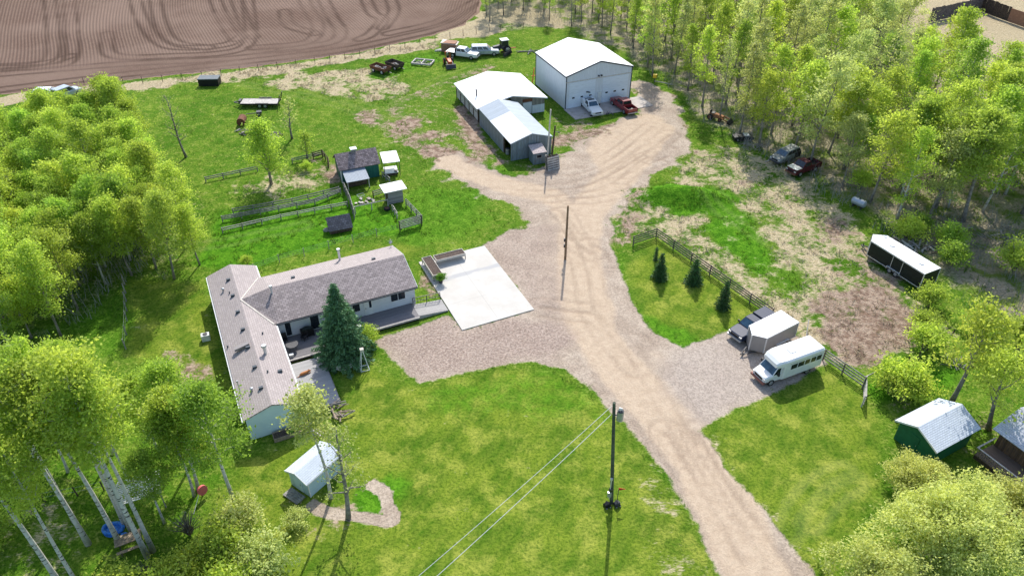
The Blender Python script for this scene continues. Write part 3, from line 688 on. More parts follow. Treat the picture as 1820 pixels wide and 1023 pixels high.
# --- long grey sheet-metal machine shed
t = thing('machine_shed', 'long grey corrugated shed with a half weathered metal roof', 'shed', (-.26, 98.86, 0), R(22.2))
W_, L_, H_, RS = 6.57, 13.3, 2.77, 1.03; m = W_ / 2
b = MB(); b.slab([(0, 0, H_), (m, 0, H_ + RS), (m, 8.4, H_ + RS), (0, 8.4, H_)], .1); b.build('roof', M['galv_roof_new'], t)
b = MB(); b.slab([(0, 8.4, H_ + .012), (m, 8.4, H_ + RS + .012), (m, L_, H_ + RS + .012), (0, L_, H_ + .012)], .1); b.build('roof', M['galv_old'], t)
b = MB(); b.slab([(m, 0, H_ + RS), (W_, 0, H_), (W_, L_, H_), (m, L_, H_ + RS)], .1); b.build('roof', M['galv_roof'], t)
x0, x1, y0, y1 = .12, W_ - .12, .12, L_ - .1; zt = H_ - .1; zp = H_ + RS - .13
b = MB(); b.prism([(x0, y0, 0), (x1, y0, 0), (x1, y0, zt), (m, y0, zp), (x0, y0, zt)], (0, .1, 0)); b.build('wall', M['galv_wall_x'], t)
b = MB(); b.box(x1 - .1, x1, y0 + .105, y1, 0, zt); b.build('wall', M['galv_wall_y'], t)
b = MB(); b.box(x0, x0 + .1, 3.1, y1, 0, zt); b.build('wall', M['galv_wall_y'], t)
b = MB(); b.box(x0 + .1, x1 - .1, y1 - .1, y1, 0, zt); b.build('wall', M['galv_wall_x'], t)
b = MB(); b.box(x0, x0 + .18, 2.9, 3.09, 0, zt); b.build('door_post', M['wood_dark'], t)
t2 = thing('oil_drum', 'pale steel drum just inside the open bay of the grey shed', 'drum', tuple((Vector((-.26, 98.86, 0)) + Matrix.Rotation(R(22.2), 3, 'Z') @ Vector((.5, 2.4, 0)))), 0)
b = MB(); b.tube([(0, 0, .02), (0, 0, .88)], .29, 14); b.build('barrel', M['steel'], t2); b = MB(); b.tube([(0, 0, .88), (0, 0, .91)], .27, 14); b.tube([(0, 0, .45), (0, 0, .48)], .30, 14); b.build('lid', M['steel_dark'], t2)

# --- little hut beside it
t = thing('pump_hut', 'small lean-to hut with mottled shingle roof against the grey shed', 'hut', (2.96, 97.69, 0), R(20.5))
W_, L_, H_, RS = 2.08, 2.0, 1.8, .46
b = MB(); b.slab([(0, 0, H_), (W_, 0, H_), (W_, L_, H_ + RS), (0, L_, H_ + RS)], .09); b.build('roof', M['shingle_mottle'], t)
b = MB(); b.hexa([(.12, .12, 0), (W_ - .12, .12, 0), (W_ - .12, L_ - .1, 0), (.12, L_ - .1, 0), (.12, .12, H_ - .1), (W_ - .12, .12, H_ - .1), (W_ - .12, L_ - .1, H_ + RS - .14), (.12, L_ - .1, H_ + RS - .14)]); b.build('wall', M['galv_wall_x'], t)
b = MB(); b.box(.55, 1.35, .07, .115, .95, 1.5); wi = b.build('window', M['rail_pale'], t); b = MB(); b.box(.62, 1.28, .055, .068, 1.02, 1.43); b.build('pane', M['glass'], wi)

# --- green coop
t = thing('chicken_coop', 'dark green coop with worn brown shingle roof and white roof vent', 'coop', (-23.4, 91.99, 0), R(22.5))
W_, D_, H_, RS = 5.75, 4.3, 2.05, 1.5; m = D_ / 2
b = MB(); b.slab([(0, 0, H_), (W_, 0, H_), (W_, m, H_ + RS), (0, m, H_ + RS)], .1); b.slab([(0, m, H_ + RS), (W_, m, H_ + RS), (W_, D_, H_), (0, D_, H_)], .1); b.build('roof', M['shingle_brown'], t)
b = MB(); b.prism([(.25, .3, 0), (.25, D_ - .3, 0), (.25, D_ - .3, H_ + .08), (.25, m, H_ + RS - .13), (.25, .3, H_ + .08)], (W_ - .5, 0, 0)); b.build('wall', M['teal_paint'], t)
b = MB(); b.box(.2, .25, .26, .42, 0, H_ + .05); b.box(.2, .36, .24, .295, 0, H_); b.build('corner_board', M['white_paint'], t)
b = MB(); b.box(2.35, 2.95, m - .3, m + .3, H_ + RS - .05, H_ + RS + .35); v = b.build('roof_vent', M['wood_grey'], t); b = MB(); b.box(2.2, 3.1, m - .42, m + .42, H_ + RS + .352, H_ + RS + .43); b.build('vent_cap', M['white_paint'], v)
b = MB(); b.slab([(.45, -2.3, 1.35), (3.55, -2.3, 1.35), (3.55, .28, 1.85), (.45, .28, 1.85)], .05); b.build('lean_to_roof', striped('lean_to_metal', (.30, .34, .38), (.17, .2, .23), .18, 0, .7, 0, .05, .15, .015), t)
for xx in (.55, 3.4):
    b = MB(); b.box(xx, xx + .1, -2.2, -2.1, 0, 1.3); b.build('post', M['wood_pale'], t)
b = MB(); b.box(.6, 3.4, -1.2, -1.12, .0, .9); b.build('inner_board', M['wood_dark'], t)

# --- white canopy over a platform
t = thing('canopy', 'flat white canopy on thin posts over a pale platform by the coop', 'canopy', (-17.7, 94.0, 0), R(16))
W_, L_ = 2.3, 3.3
b = MB(); b.slab([(0, 0, 2.2), (W_, 0, 2.2), (W_, L_, 2.25), (0, L_, 2.25)], .08); b.build('roof', M['white_roof'], t)
for xx, yy in ((.06, .1), (W_ - .14, .1), (.06, L_ - .2), (W_ - .14, L_ - .2)):
    b = MB(); b.box(xx, xx + .08, yy, yy + .08, 0, 2.12); b.build('post', M['steel_dark'], t)
b = MB(); b.box(.15, W_ - .3, .3, 2.3, .35, .42); b.build('platform', M['white_paint'], t)
b = MB(); b.box(.2, W_ - .35, .28, .32, .02, .34); b.build('skirt', M['wood_dark'], t)
t = thing('feed_pan', 'dark round pan sitting on the platform under the white canopy', 'pan', (-16.2, 95.0, .425)); b = MB(); b.tube([(0, 0, 0), (0, 0, .16)], [.18, .26], 12); b.build('bowl', M['black'], t); b = MB(); b.tube([(-.26, 0, .16), (-.14, 0, .36), (.14, 0, .36), (.26, 0, .16)], .015, 6); b.build('handle', M['steel'], t)

# --- grey box with white flat roof
t = thing('animal_shelter', 'boxy grey plywood shelter under an overhanging white flat roof', 'shelter', (-16.5, 86.12, 0), R(25.3))
b = MB(); b.slab([(0, 0, 2.0), (3.07, 0, 2.0), (3.07, 2.2, 2.1), (0, 2.2, 2.1)], .09); b.build('roof', M['white_roof'], t)
b = MB(); b.box(.55, 2.55, .3, 1.9, 0, 1.9); b.build('wall', M['grey_board_z'], t)
b = MB(); b.box(.5, .548, .5, 1.3, .1, 1.5); b.build('door', M['wood_dark'], t)

# --- dark shingled low shelter
t = thing('low_shelter', 'low A-frame shelter with a dark worn shingle roof in the grass pen', 'shelter', (-22.42, 79.09, 0), R(21.6))
b = MB(); b.slab([(0, 0, .55), (2.95, 0, .55), (2.95, 1.5, 1.75), (0, 1.5, 1.75)], .09); b.slab([(0, 1.5, 1.75), (2.95, 1.5, 1.75), (2.95, 2.3, 1.1), (0, 2.3, 1.1)], .09); b.build('roof', M['shingle_dark'], t)
b = MB(); b.prism([(.1, .25, 0), (.1, 2.1, 0), (.1, 2.1, 1.1), (.1, 1.5, 1.6), (.1, .25, .62)], (2.75, 0, 0)); b.build('wall', M['wood_dark'], t)
t = thing('rock', 'pale rock at the corner of the dark A-frame shelter', 'rock', (*G(581, 409), 0)); b = MB(); b.dome((0, 0, -.05), .5, .35, .4, 8, 3); b.build('boulder', M['stone'], t)

# --- white garden shed
t = thing('garden_shed', 'small pale blue-white garden shed with grey shingle roof by the gravel path', 'shed', (-18.51, 41.03, 0), R(-35.2))
W_, L_, H_, RS = 2.6, 3.9, 1.85, .5; m = W_ / 2
b = MB(); b.slab([(0, 0, H_), (m, 0, H_ + RS), (m, L_, H_ + RS), (0, L_, H_)], .09); b.slab([(m, 0, H_ + RS), (W_, 0, H_), (W_, L_, H_), (m, L_, H_ + RS)], .09); rf = b.build('roof', M['shingle_pale'], t)
b = MB(); b.beam((0, -.03, H_ - .06), (m, -.03, H_ + RS - .06), .04, .16); b.beam((m, -.03, H_ + RS - .06), (W_, -.03, H_ - .06), .04, .16); b.box(W_ - .02, W_ + .03, 0, L_, H_ - .18, H_ - .03); b.build('fascia', M['white_paint'], rf)
b = MB(); b.prism([(.15, .2, 0), (W_ - .15, .2, 0), (W_ - .15, .2, H_ - .08), (m, .2, H_ + RS - .12), (.15, .2, H_ - .08)], (0, L_ - .4, 0)); b.build('wall', striped('shed_siding', (.42, .55, .58), (.3, .4, .43), .16, 2, .6, 0, .02, .08, .01), t)
b = MB(); b.box(W_ - .2, W_ - .11, .17, .26, 0, H_ - .1); b.build('corner_board', M['white_paint'], t)
b = MB(); b.box(.75, 1.65, .15, .195, .08, 1.65); d = b.build('door', M['siding_pale'], t); b = MB(); b.tube([(1.5, .12, .85), (1.5, .12, 1.0)], .02, 6); b.build('handle', M['steel_dark'], d)
t = thing('wooden_step', 'grey plank step in front of the small garden shed', 'step', tuple(Vector((-18.51, 41.03, 0)) + Matrix.Rotation(R(-35.2), 3, 'Z') @ Vector((.45, -1.0, 0))), R(-35.2))
for k in range(5):
    b = MB(); b.box(0, 1.7, k * .19, k * .19 + .17, .1, .14); b.build('board', M['wood_grey'], t)
b = MB(); b.box(.1, .2, 0, .93, 0, .098); b.box(1.5, 1.6, 0, .93, 0, .098); b.build('joist', M['wood_dark'], t)

# --- green gambrel-side shed
t = thing('green_shed', 'bright green shed with pale grey shingle roof dappled by branch shade', 'shed', (33.41, 46.48, 0), R(-61.5))
W_, L_, H_, RS = 4.22, 5.66, 2.2, 1.0; m = W_ * .47
b = MB(); b.slab([(0, 0, H_), (m, 0, H_ + RS), (m, L_, H_ + RS), (0, L_, H_)], .1); b.slab([(m, 0, H_ + RS), (W_, 0, H_), (W_, L_, H_), (m, L_, H_ + RS)], .1); rf = b.build('roof', M['shingle_pale'], t)
b = MB(); b.beam((0, -.03, H_ - .07), (m, -.03, H_ + RS - .07), .05, .16); b.beam((m, -.03, H_ + RS - .07), (W_, -.03, H_ - .07), .05, .16); b.build('fascia', M['white_paint'], rf)
b = MB(); b.prism([(.3, .35, 0), (W_ - .3, .35, 0), (W_ - .3, .35, H_), (m, .35, H_ + RS - .14), (.3, .35, H_)], (0, L_ - .7, 0)); b.build('wall', M['green_paint'], t)
b = MB(); b.box(1.4, 2.4, .30, .345, .05, 1.9); d = b.build('door', M['green_paint'], t); b = MB(); b.tube([(2.3, .27, .9), (2.3, .27, 1.05)], .02, 6); b.build('handle', M['steel'], d)

# --- brown cabin and deck at the right edge
_a = Vector(G(1737, 794, 1.33)); _b = Vector(G(1820, 857, 1.33)); a = math.atan2((_b - _a).y, (_b - _a).x)
cx, cy = _a + Matrix.Rotation(a, 2) @ Vector((.16, 2.42))
t = thing('log_cabin', 'brown board cabin with shingle roof at the right edge of the yard', 'cabin', (cx, cy, 0), a)
b = MB(); b.box(0, 7.5, 0, 5.0, 0, 2.35); b.build('wall', M['brown_board_x'], t)
b = MB(); b.slab([(-.5, -.5, 2.35), (8, -.5, 2.35), (8, 2.5, 3.5), (-.5, 2.5, 3.5)], .12); b.slab([(-.5, 2.5, 3.5), (8, 2.5, 3.5), (8, 5.5, 2.35), (-.5, 5.5, 2.35)], .12); b.build('roof', M['shingle_grey'], t)
b = MB(); b.prism([(.0, 0, 2.35), (.0, 5, 2.35), (.0, 2.5, 3.3)], (.1, 0, 0)); b.build('gable', M['brown_board_x'], t)
b = MB(); b.box(-.1, 7.5, -2.4, -.02, .4, .5); dk = b.build('deck', M['deck_brown'], t)
b = MB(); b.box(-.1, 7.5, -2.36, -2.3, 0, .398); b.build('deck_skirt', M['wood_dark'], dk)
rl = MB(); rl.box(-.16, 7.5, -2.48, -2.36, 1.3, 1.36); rl.box(-.16, -.04, -2.36, -.05, 1.3, 1.36); r1 = rl.build('railing', M['rail_pale'], t)
for k in range(38):
    b = MB(); b.box(k * .2, k * .2 + .05, -2.45, -2.41, .5, 1.3); b.build('baluster', M['wood'], r1)
b = MB(); b.box(3.2, 4.0, -.05, -.005, .5, 2.2); b.build('door', M['wood_dark'], t)

# ---------------------------------------------------------------- the house (local frame at the front-left eave corner of the left wing)
HX, HY, HA = -23.06, 45.7, R(25.2)
house = thing('farm_house', 'L-shaped white house with grey-brown shingle roof and two decks', 'house', (HX, HY, 0), HA)
def HL(px, py, z=0):      # photo pixel -> house-local xy at height z
    x, y = G(px, py, z); v = Matrix.Rotation(-HA, 2) @ Vector((x - HX, y - HY)); return v.x, v.y
LW, LL, LH, LR = 5.15, 23.3, 2.64, .88
m = LW / 2
MX0, MX1, MY0, MY1, MH, MR = 5.05, 20.0, 11.97, 20.65, 2.70, 1.43; my = (MY0 + MY1) / 2
b = MB(); b.slab([(0, 0, LH), (m, 0, LH + LR), (m, LL, LH + LR), (0, LL, LH)], .12); b.slab([(m, 0, LH + LR), (LW, 0, LH), (LW, LL, LH), (m, LL, LH + LR)], .12)
r1 = b.build('roof', M['shingle_house_y'], house)
b = MB(); b.slab([(5.5, MY0, MH), (MX1, MY0, MH), (MX1, my, MH + MR), (5.5, my, MH + MR)], .12)
b.add([(m + .05, my, LH + LR + .03), (5.0, MY0, MH + .01), (5.51, MY0, MH + .004), (5.51, my, MH + MR + .004)], [(0, 1, 2, 3)])
r2 = b.build('roof', M['shingle_house_x'], house)
b = MB(); b.slab([(5.5, my, MH + MR + .003), (MX1, my, MH + MR + .003), (MX1, MY1, MH), (5.5, MY1, MH)], .12)
b.add([(m + .05, my, LH + LR + .03), (5.51, my, MH + MR + .006), (5.51, MY1, MH + .004), (5.0, MY1, MH + .01)], [(0, 1, 2, 3)])
r3 = b.build('roof', M['shingle_house_y'], house)
b = MB(); b.beam((m + .05, my, LH + LR + .05), (5.0, MY0, MH + .04), .16, .03); b.beam((m + .05, my, LH + LR + .05), (5.0, MY1, MH + .04), .12, .03); b.build('valley_flashing', M['wood_pale'], r2)
for q in ([(-.07, 0, LH - .16), (-.07, LL, LH - .16)], [(LW + .06, 0, LH - .14), (LW + .06, MY0 - .1, LH - .14)], [(LW + .06, MY1, LH - .14), (LW + .06, LL, LH - .14)]):
    b = MB(); b.beam(q[0], q[1], .12, .12); b.build('gutter', M['white_paint'], house)
b = MB(); b.beam((LW + .1, MY0 - .05, MH - .13), (MX1, MY0 - .05, MH - .13), .1, .13); b.build('gutter', M['trim_dark'], house)
b = MB(); b.beam((MX1 + .03, MY0, MH - .06), (MX1 + .03, my, MH + MR - .06), .04, .15); b.beam((MX1 + .03, my, MH + MR - .06), (MX1 + .03, MY1, MH - .06), .04, .15); b.build('fascia', M['white_paint'], house)
# walls
b = MB(); b.prism([(.2, .15, 0), (LW - .2, .15, 0), (LW - .2, .15, LH - .06), (m, .15, LH + LR - .15), (.2, .15, LH - .06)], (0, .15, 0)); b.build('gable_wall', M['siding_pale'], house)  # white siding in shade: the blue-grey shade is put into this wall's colour
b = MB(); b.prism([(.2, LL - .3, 0), (LW - .2, LL - .3, 0), (LW - .2, LL - .3, LH - .06), (m, LL - .3, LH + LR - .15), (.2, LL - .3, LH - .06)], (0, .15, 0)); b.build('gable_wall', M['siding'], house)
b = MB(); b.box(.2, .35, .305, LL - .305, 0, LH - .08); b.build('wall', M['siding'], house)
b = MB(); b.box(LW - .35, LW - .2, .305, LL - .305, 0, LH - .08); b.build('wall', M['siding'], house)
wy = MY0 + .4
b = MB(); b.box(LW - .19, MX1 - .35, wy, wy + .15, 0, MH - .03); wallf = b.build('wall', M['siding'], house)
b = MB(); b.box(LW - .19, MX1 - .35, MY1 - .5, MY1 - .35, 0, MH - .03); b.build('wall', M['siding'], house)
b = MB(); b.prism([(MX1 - .35, MY0 + .4, 0), (MX1 - .35, MY1 - .35, 0), (MX1 - .35, MY1 - .35, MH - .01), (MX1 - .35, my, MH + MR - .15), (MX1 - .35, MY0 + .4, MH - .01)], (.14, 0, 0)); b.build('gable_wall', M['siding'], house)
def hwin(xa, xb, za, zb, panes=1, nm='window', parent=None):
    parent = parent or wallf
    b = MB(); b.box(xa - .06, xb + .06, wy - .04, wy - .002, za - .06, zb + .06); f = b.build(nm, M['white_paint'], parent)
    wd = (xb - xa) / panes
    for k in range(panes):
        b = MB(); b.box(xa + k * wd + .03, xa + (k + 1) * wd - .03, wy - .055, wy - .042, za, zb); b.build('pane', M['glass'], f)
hwin(17.1, 18.7, 1.35, 2.2, 2)
hwin(12.95, 13.75, 1.3, 2.15, 1)
b = MB(); b.box(14.2, 15.1, wy - .05, wy - .002, .45, 2.4); d = b.build('door', M['white_paint'], wallf)
b = MB(); b.box(14.72, 14.98, wy - .06, wy - .052, 1.35, 2.25); b.build('pane', M['glass'], d); b = MB(); b.tube([(14.32, wy - .1, 1.3), (14.32, wy - .1, 1.45)], .025, 6); b.build('handle', M['steel_dark'], d)
hwin(5.95, 6.55, .6, 2.15, 1); hwin(8.5, 9.4, .55, 2.15, 1, 'patio_door')
b = MB(); b.tube([(15.5, wy - .12, 2.3), (15.5, wy - .02, 2.3)], .07, 8); b.build('wall_lamp', M['steel_dark'], wallf)
b = MB(); b.box(LW - .19, LW - .165, 2.0, 3.4, 1.1, 2.0); b.build('window', M['glass'], house)
# roof furniture
def roofz(x, y):
    if x > LW and MY0 < y < MY1: return MH + MR * (1 - abs(y - my) / (my - MY0))
    return LH + LR * (1 - abs(x - m) / m)
def on_roof(px, py):
    z = 3.2
    for _ in range(6):
        x, y = HL(px, py, z); z = roofz(x, y)
    return x, y, z
for px, py, kind in ((406, 498, 'v'), (397, 517, 'g'), (408, 521, 's'), (414, 526, 'v'), (423, 555, 'v'), (432, 586, 'v'), (405, 617, 's'), (441, 618, 'v'), (453, 653, 'v'), (476, 661, 's'), (498, 660, 'v'), (464, 690, 'v'), (448, 694, 'g'), (467, 593, 's'), (521, 494, 'v'), (664, 461, 'v')):
    x, y, z = on_roof(px, py)
    b = MB()
    if kind == 'v': b.box(x - .2, x + .2, y - .12, y + .12, z - .1, z + .2)
    elif kind == 'g': b.tube([(x, y, z - .1), (x, y, z + .3)], .1, 8); b.dome((x, y, z + .3), .17, .17, .1, 8, 3)
    else: b.tube([(x, y, z - .1), (x, y, z + .22)], .07, 8)
    b.build('roof_vent', M['trim_dark'] if kind != 'g' else M['steel'], house)
for px, py, hh, rr in ((472, 628, .9, .15), (604, 462, 1.35, .13), (483, 520, .75, .11), (428, 700, 1.5, .05)):
    x, y, z = on_roof(px, py); b = MB(); b.tube([(x, y, z - .1), (x, y, z + hh)], rr, 10); c = b.build('chimney_pipe', M['alu'], house)
    b = MB(); b.tube([(x, y, z + hh + .003), (x, y, z + hh + .14)], [rr * 1.8, rr * 1.5], 10); b.build('cap', M['steel'], c)
x, y, z = on_roof(431, 618); b = MB(); b.beam((x - .75, y - .1, z + .12), (x + .65, y + .05, z + .32), .42, .25); b.build('skylight_box', M['tan_panel'], house)
x, y, z = on_roof(695, 438); b = MB(); b.tube([(x, y, z - .05), (x, y, z + 1.0)], .03, 6); b.tube([(x - .3, y, z + .8), (x + .3, y, z + .8)], .02, 6); b.dome((x - .02, y - .1, z + .55), .22, .1, .25, 8, 3); b.build('antenna', M['steel'], house)

# decks
def deckpart(name, poly_px, z, th, mat, parent=house):
    pts = [(*HL(px, py, z), z) for px, py in poly_px]
    b = MB(); b.prism(pts, (0, 0, -th)); return b.build(name, mat, parent)
x_e = LW - .15
ud = MB(); ud.box(x_e, 12.4, 8.75, wy - .01, .32, .42); dk = ud.build('upper_deck', M['deck_dark'], house)
b = MB(); b.box(x_e, 11.2, 8.6, 8.745, .34, .44); b.build('edge_board', M['rail_pale'], dk)
b = MB(); b.box(x_e, 12.3, 8.78, 8.82, 0, .318); b.build('deck_skirt', M['wood_dark'], dk)
b = MB(); b.box(x_e + .02, 8.5, 1.4, 8.3, .10, .2); ld = b.build('lower_deck', striped('deck_lower', (.34, .335, .33), (.14, .14, .14), .14, 1, .8, 0, .12, .1, .006), house)
b = MB(); b.box(8.5, 8.58, 1.4, 8.3, .02, .2); b.build('edge_board', M['wood_grey'], ld)
rd = MB(); rd.box(12.42, 19.3, 9.75, wy - .01, .38, .46); rdk = rd.build('side_deck', M['deck_dark'], house)
b = MB(); b.box(12.42, 19.3, 9.62, 9.745, .30, .48); b.build('edge_board', M['rail_pale'], rdk)
b = MB(); b.box(12.5, 19.3, 9.78, 9.82, 0, .3); b.build('deck_skirt', M['black'], rdk)
rp = MB(); rp.hexa([(19.31, 9.9, 0), (22.6, 9.9, 0), (22.6, 12.0, 0), (19.31, 12.0, 0), (19.31, 9.9, .45), (22.6, 9.9, .12), (22.6, 12.0, .12), (19.31, 12.0, .45)]); rp.build('ramp', M['deck'], house)
rr = MB(); rr.beam((19.35, 12.08, 1.25), (22.5, 12.08, 1.05), .05, .05); rr.beam((19.35, 12.08, .8), (22.5, 12.08, .55), .04, .04); rl = rr.build('railing', M['steel_dark'], house)
for xx, za, zb in ((19.4, .45, 1.25), (20.95, .25, 1.15), (22.5, .1, 1.05)):
    b = MB(); b.box(xx - .035, xx + .035, 12.05, 12.12, za - .4 if za > .4 else 0, zb); b.build('post', M['steel_dark'], rl)
for k in range(9):
    b = MB(); b.box(19.6 + k * .34, 19.63 + k * .34, 12.07, 12.09, .4, 1.1 - k * .02); b.build('baluster', M['rust'], rl)

def hpos(x, y, z=0):
    v = Matrix.Rotation(HA, 3, 'Z') @ Vector((x, y, 0)); return (HX + v.x, HY + v.y, z)
# patio furniture on the decks
def patio_chair(x, y, rz, label):
    t = thing('patio_chair', label, 'chair', hpos(x, y, .42), rz, 'chairs along the shaded deck wall')
    b = MB(); b.box(-.28, .28, -.26, .28, .36, .42); b.build('seat', M['black'], t)
    b = MB(); b.hexa([(-.28, .24, .43), (.28, .24, .43), (.28, .29, .43), (-.28, .29, .43), (-.28, .36, .95), (.28, .36, .95), (.28, .40, .95), (-.28, .40, .95)]); b.build('backrest', M['black'], t)
    for sx in (-.26, .22):
        for sy in (-.24, .22):
            b = MB(); b.box(sx, sx + .04, sy, sy + .04, 0, .358); b.build('leg', M['steel_dark'], t)
    for sx in (-.31, .27):
        b = MB(); b.box(sx, sx + .05, -.22, .25, .6, .64); b.build('armrest', M['steel_dark'], t)
patio_chair(5.6, 11.6, HA, 'black patio chair in the inner corner of the shaded deck')
patio_chair(7.5, 11.2, HA + R(-60), 'black patio chair beside the small grill on the shaded deck')
t = thing('barbecue', 'black covered barbecue against the white house wall', 'barbecue', hpos(7.95, 11.75, .42), HA)
b = MB(); b.box(-.65, .65, -.3, .3, .12, .85); b.build('cabinet', M['black'], t); b = MB(); b.dome((0, 0, .852), .6, .3, .28, 12, 4); b.build('lid', M['black_gloss'], t)
for sx in (-.6, .55):
    b = MB(); b.tube([(sx, -.3, .08), (sx + .05, -.3, .08)], .08, 8); b.build('wheel', M['tyre'], t)
t = thing('patio_table', 'round dark patio table under the eave of the left wing', 'table', hpos(6.1, 10.2, .42), HA)
b = MB(); b.tube([(0, 0, .68), (0, 0, .72)], .62, 16); b.build('table_top', M['steel_dark'], t)
for k in range(4):
    b = MB(); a = k * math.pi / 2 + .7; b.tube([(math.cos(a) * .5, math.sin(a) * .5, 0), (math.cos(a) * .4, math.sin(a) * .4, .68)], .02, 6); b.build('leg', M['steel_dark'], t)
t = thing('cooler_box', 'small pale box at the edge of the shaded deck', 'box', hpos(5.75, 9.2, .42), HA); b = MB(); b.box(-.2, .2, -.15, .15, 0, .25); b.build('body', M['rail_pale'], t); b = MB(); b.box(-.21, .21, -.16, .16, .252, .31); b.build('lid', M['white_paint'], t)
t = thing('patio_table', 'white square table beside the big spruce', 'table', hpos(12.55, 9.9, .46), HA); b = MB(); b.box(-.6, .6, -.5, .5, .66, .72); b.build('table_top', M['white_paint'], t)
for sx in (-.52, .48):
    for sy in (-.42, .38):
        b = MB(); b.box(sx, sx + .05, sy, sy + .05, 0, .658); b.build('leg', M['wood_pale'], t)
t = thing('dog', 'orange-brown dog lying on the lower grey deck', 'dog', hpos(6.3, 6.35, .2), HA + R(8))
b = MB()
for (p, q, n_) in (([(-.42, 0, .12), (-.25, 0, .16), (0, 0, .17), (.25, .02, .16), (.42, .04, .2), (.58, .05, .22), (.72, .05, .15)], [.08, .15, .16, .15, .10, .09, .045], 10),
                   ([(.3, .1, .1), (.45, .16, .05), (.66, .15, .04)], [.06, .04, .03], 6), ([(.3, -.08, .1), (.48, -.1, .05), (.66, -.08, .04)], [.06, .04, .03], 6),
                   ([(-.3, .12, .1), (-.18, .24, .06), (.02, .26, .04)], [.08, .05, .03], 6), ([(-.4, 0, .1), (-.6, -.1, .05), (-.78, -.05, .04)], [.04, .035, .02], 6),
                   ([(.52, .11, .28), (.54, .13, .36)], [.035, .01], 5), ([(.52, -.01, .28), (.54, -.03, .36)], [.035, .01], 5)):
    b.tube(p, q, n_)
b.build('body', plain('dog_fur', (.42, .17, .06), .9, var=.2), t, smooth=True)

# items at the deck edge: covered heap and slanted boards
t = thing('play_pool', 'dark covered round play pool beside the deck under the spruce', 'pool', hpos(10.2, 6.6, 0), HA)
b = MB(); b.tube([(0, 0, 0), (0, 0, .62)], [1.15, 1.2], 20); b.build('pool_wall', M['white_paint'], t); b = MB(); b.dome((0, 0, .623), 1.18, 1.18, .12, 20, 4); b.build('cover', M['black'], t)
t = thing('board', 'pale board leaning between the lower deck and the round pool', 'board', hpos(9.0, 6.2, .05), HA); b = MB(); b.beam((0, 0, .05), (.05, 1.6, .8), .16, .04); b.build('plank', M['wood_pale'], t)

# front gable planter, boards
t = thing('flower_box', 'long low wooden planter with a green clump against the pale gable wall', 'planter', hpos(2.0, -1.05, 0), HA)
b = MB(); b.box(0, 3.3, 0, .06, 0, .42); b.box(0, 3.3, .84, .9, 0, .42); b.box(0, .06, .06, .84, 0, .42); b.box(3.24, 3.3, .06, .84, 0, .42); b.build('frame', M['wood'], t)
b = MB(); b.box(.06, 3.24, .06, .84, .05, .32); b.build('soil', M['soil'], t); b = MB(); b.dome((1.5, .45, .322), .36, .28, .22, 10, 4); b.build('plant_clump', M['leaf_deep'], t)
t = thing('plank', 'two loose pale planks leaning off the planter end', 'plank', hpos(5.35, -.9, .06), HA + R(-70))
b = MB(); b.beam((0, 0, .03), (1.4, 0, .25), .14, .04); b.build('board', M['rail_pale'], t); b = MB(); b.beam((.1, .28, .03), (1.3, .36, .2), .1, .04); b.build('board', M['rail_pale'], t)
t = thing('firewood_pile', 'heap of split branches and boards at the end of the lower deck', 'woodpile', hpos(8.1, .4, 0), HA)
rr = random.Random(4); 
for k in range(26):
    a = rr.uniform(-.5, .5) + (1.57 if k % 3 == 0 else 0); c = Vector((rr.uniform(-.7, .7), rr.uniform(-1.1, .9), .08 + k * .018)); d = Vector((math.cos(a), math.sin(a), rr.uniform(-.05, .1))) * rr.uniform(.3, .7)
    b = MB(); b.tube([c - d, c + d], rr.uniform(.03, .08), 6); b.build('log', M['dead_wood'] if k % 2 else M['wood'], t)

# concrete pad and raised beds
def concrete():
    t = NT('concrete_slab'); n = t.noise(.35, 4, .6); nf = t.noise(6, 3); wv = t.noise(.5, 5, .62, stretch=(.6, 2.2, 1))
    q = t.mix(t.smooth(n, .3, .7), (.42, .395, .355), (.48, .465, .43)); q = t.mix(t.math('MULTIPLY', nf, .15), q, (.5, .48, .44))
    sep = t.n('ShaderNodeSeparateXYZ'); t.l(t.tc.outputs['Object'], sep.inputs[0])
    by = t.math('SUBTRACT', 1.0, t.math('MULTIPLY', t.math('ABSOLUTE', t.math('SUBTRACT', sep.outputs[1], 9.2)), .55), clamp=True)
    q = t.mix(t.math('MULTIPLY', t.smooth(t.math('MULTIPLY', t.math('ADD', wv, .18), by), .46, .60), .9), q, (.33, .33, .33)); q = t.mix(t.math('MULTIPLY', t.smooth(t.noise(1.3, 5, .65), .58, .7), .3), q, (.36, .34, .30))
    jx = t.math('MAXIMUM', t.math('LESS_THAN', t.math('ABSOLUTE', t.math('SUBTRACT', t.math('PINGPONG', sep.outputs[1], 4.54), 4.54)), .02), t.math('LESS_THAN', t.math('ABSOLUTE', t.math('SUBTRACT', sep.outputs[0], 4.17)), .02)); q = t.mix(t.math('MULTIPLY', jx, .55), q, (.24, .23, .21))
    t.col(q); return t.fin(.75, 0, .3, t.bump(nf, .01))
pad = MB().box(0, 8.34, 0, 13.62, -.2, .08).build('concrete_pad', concrete()); pad.location = (-5.18, 61.04, 0); pad.rotation_euler = (0, 0, R(24.9)); pad['kind'] = 'structure'
def ppos(x, y, z=0):
    v = Matrix.Rotation(R(24.9), 3, 'Z') @ Vector((x, y, 0)); return (-5.18 + v.x, 61.04 + v.y, z)
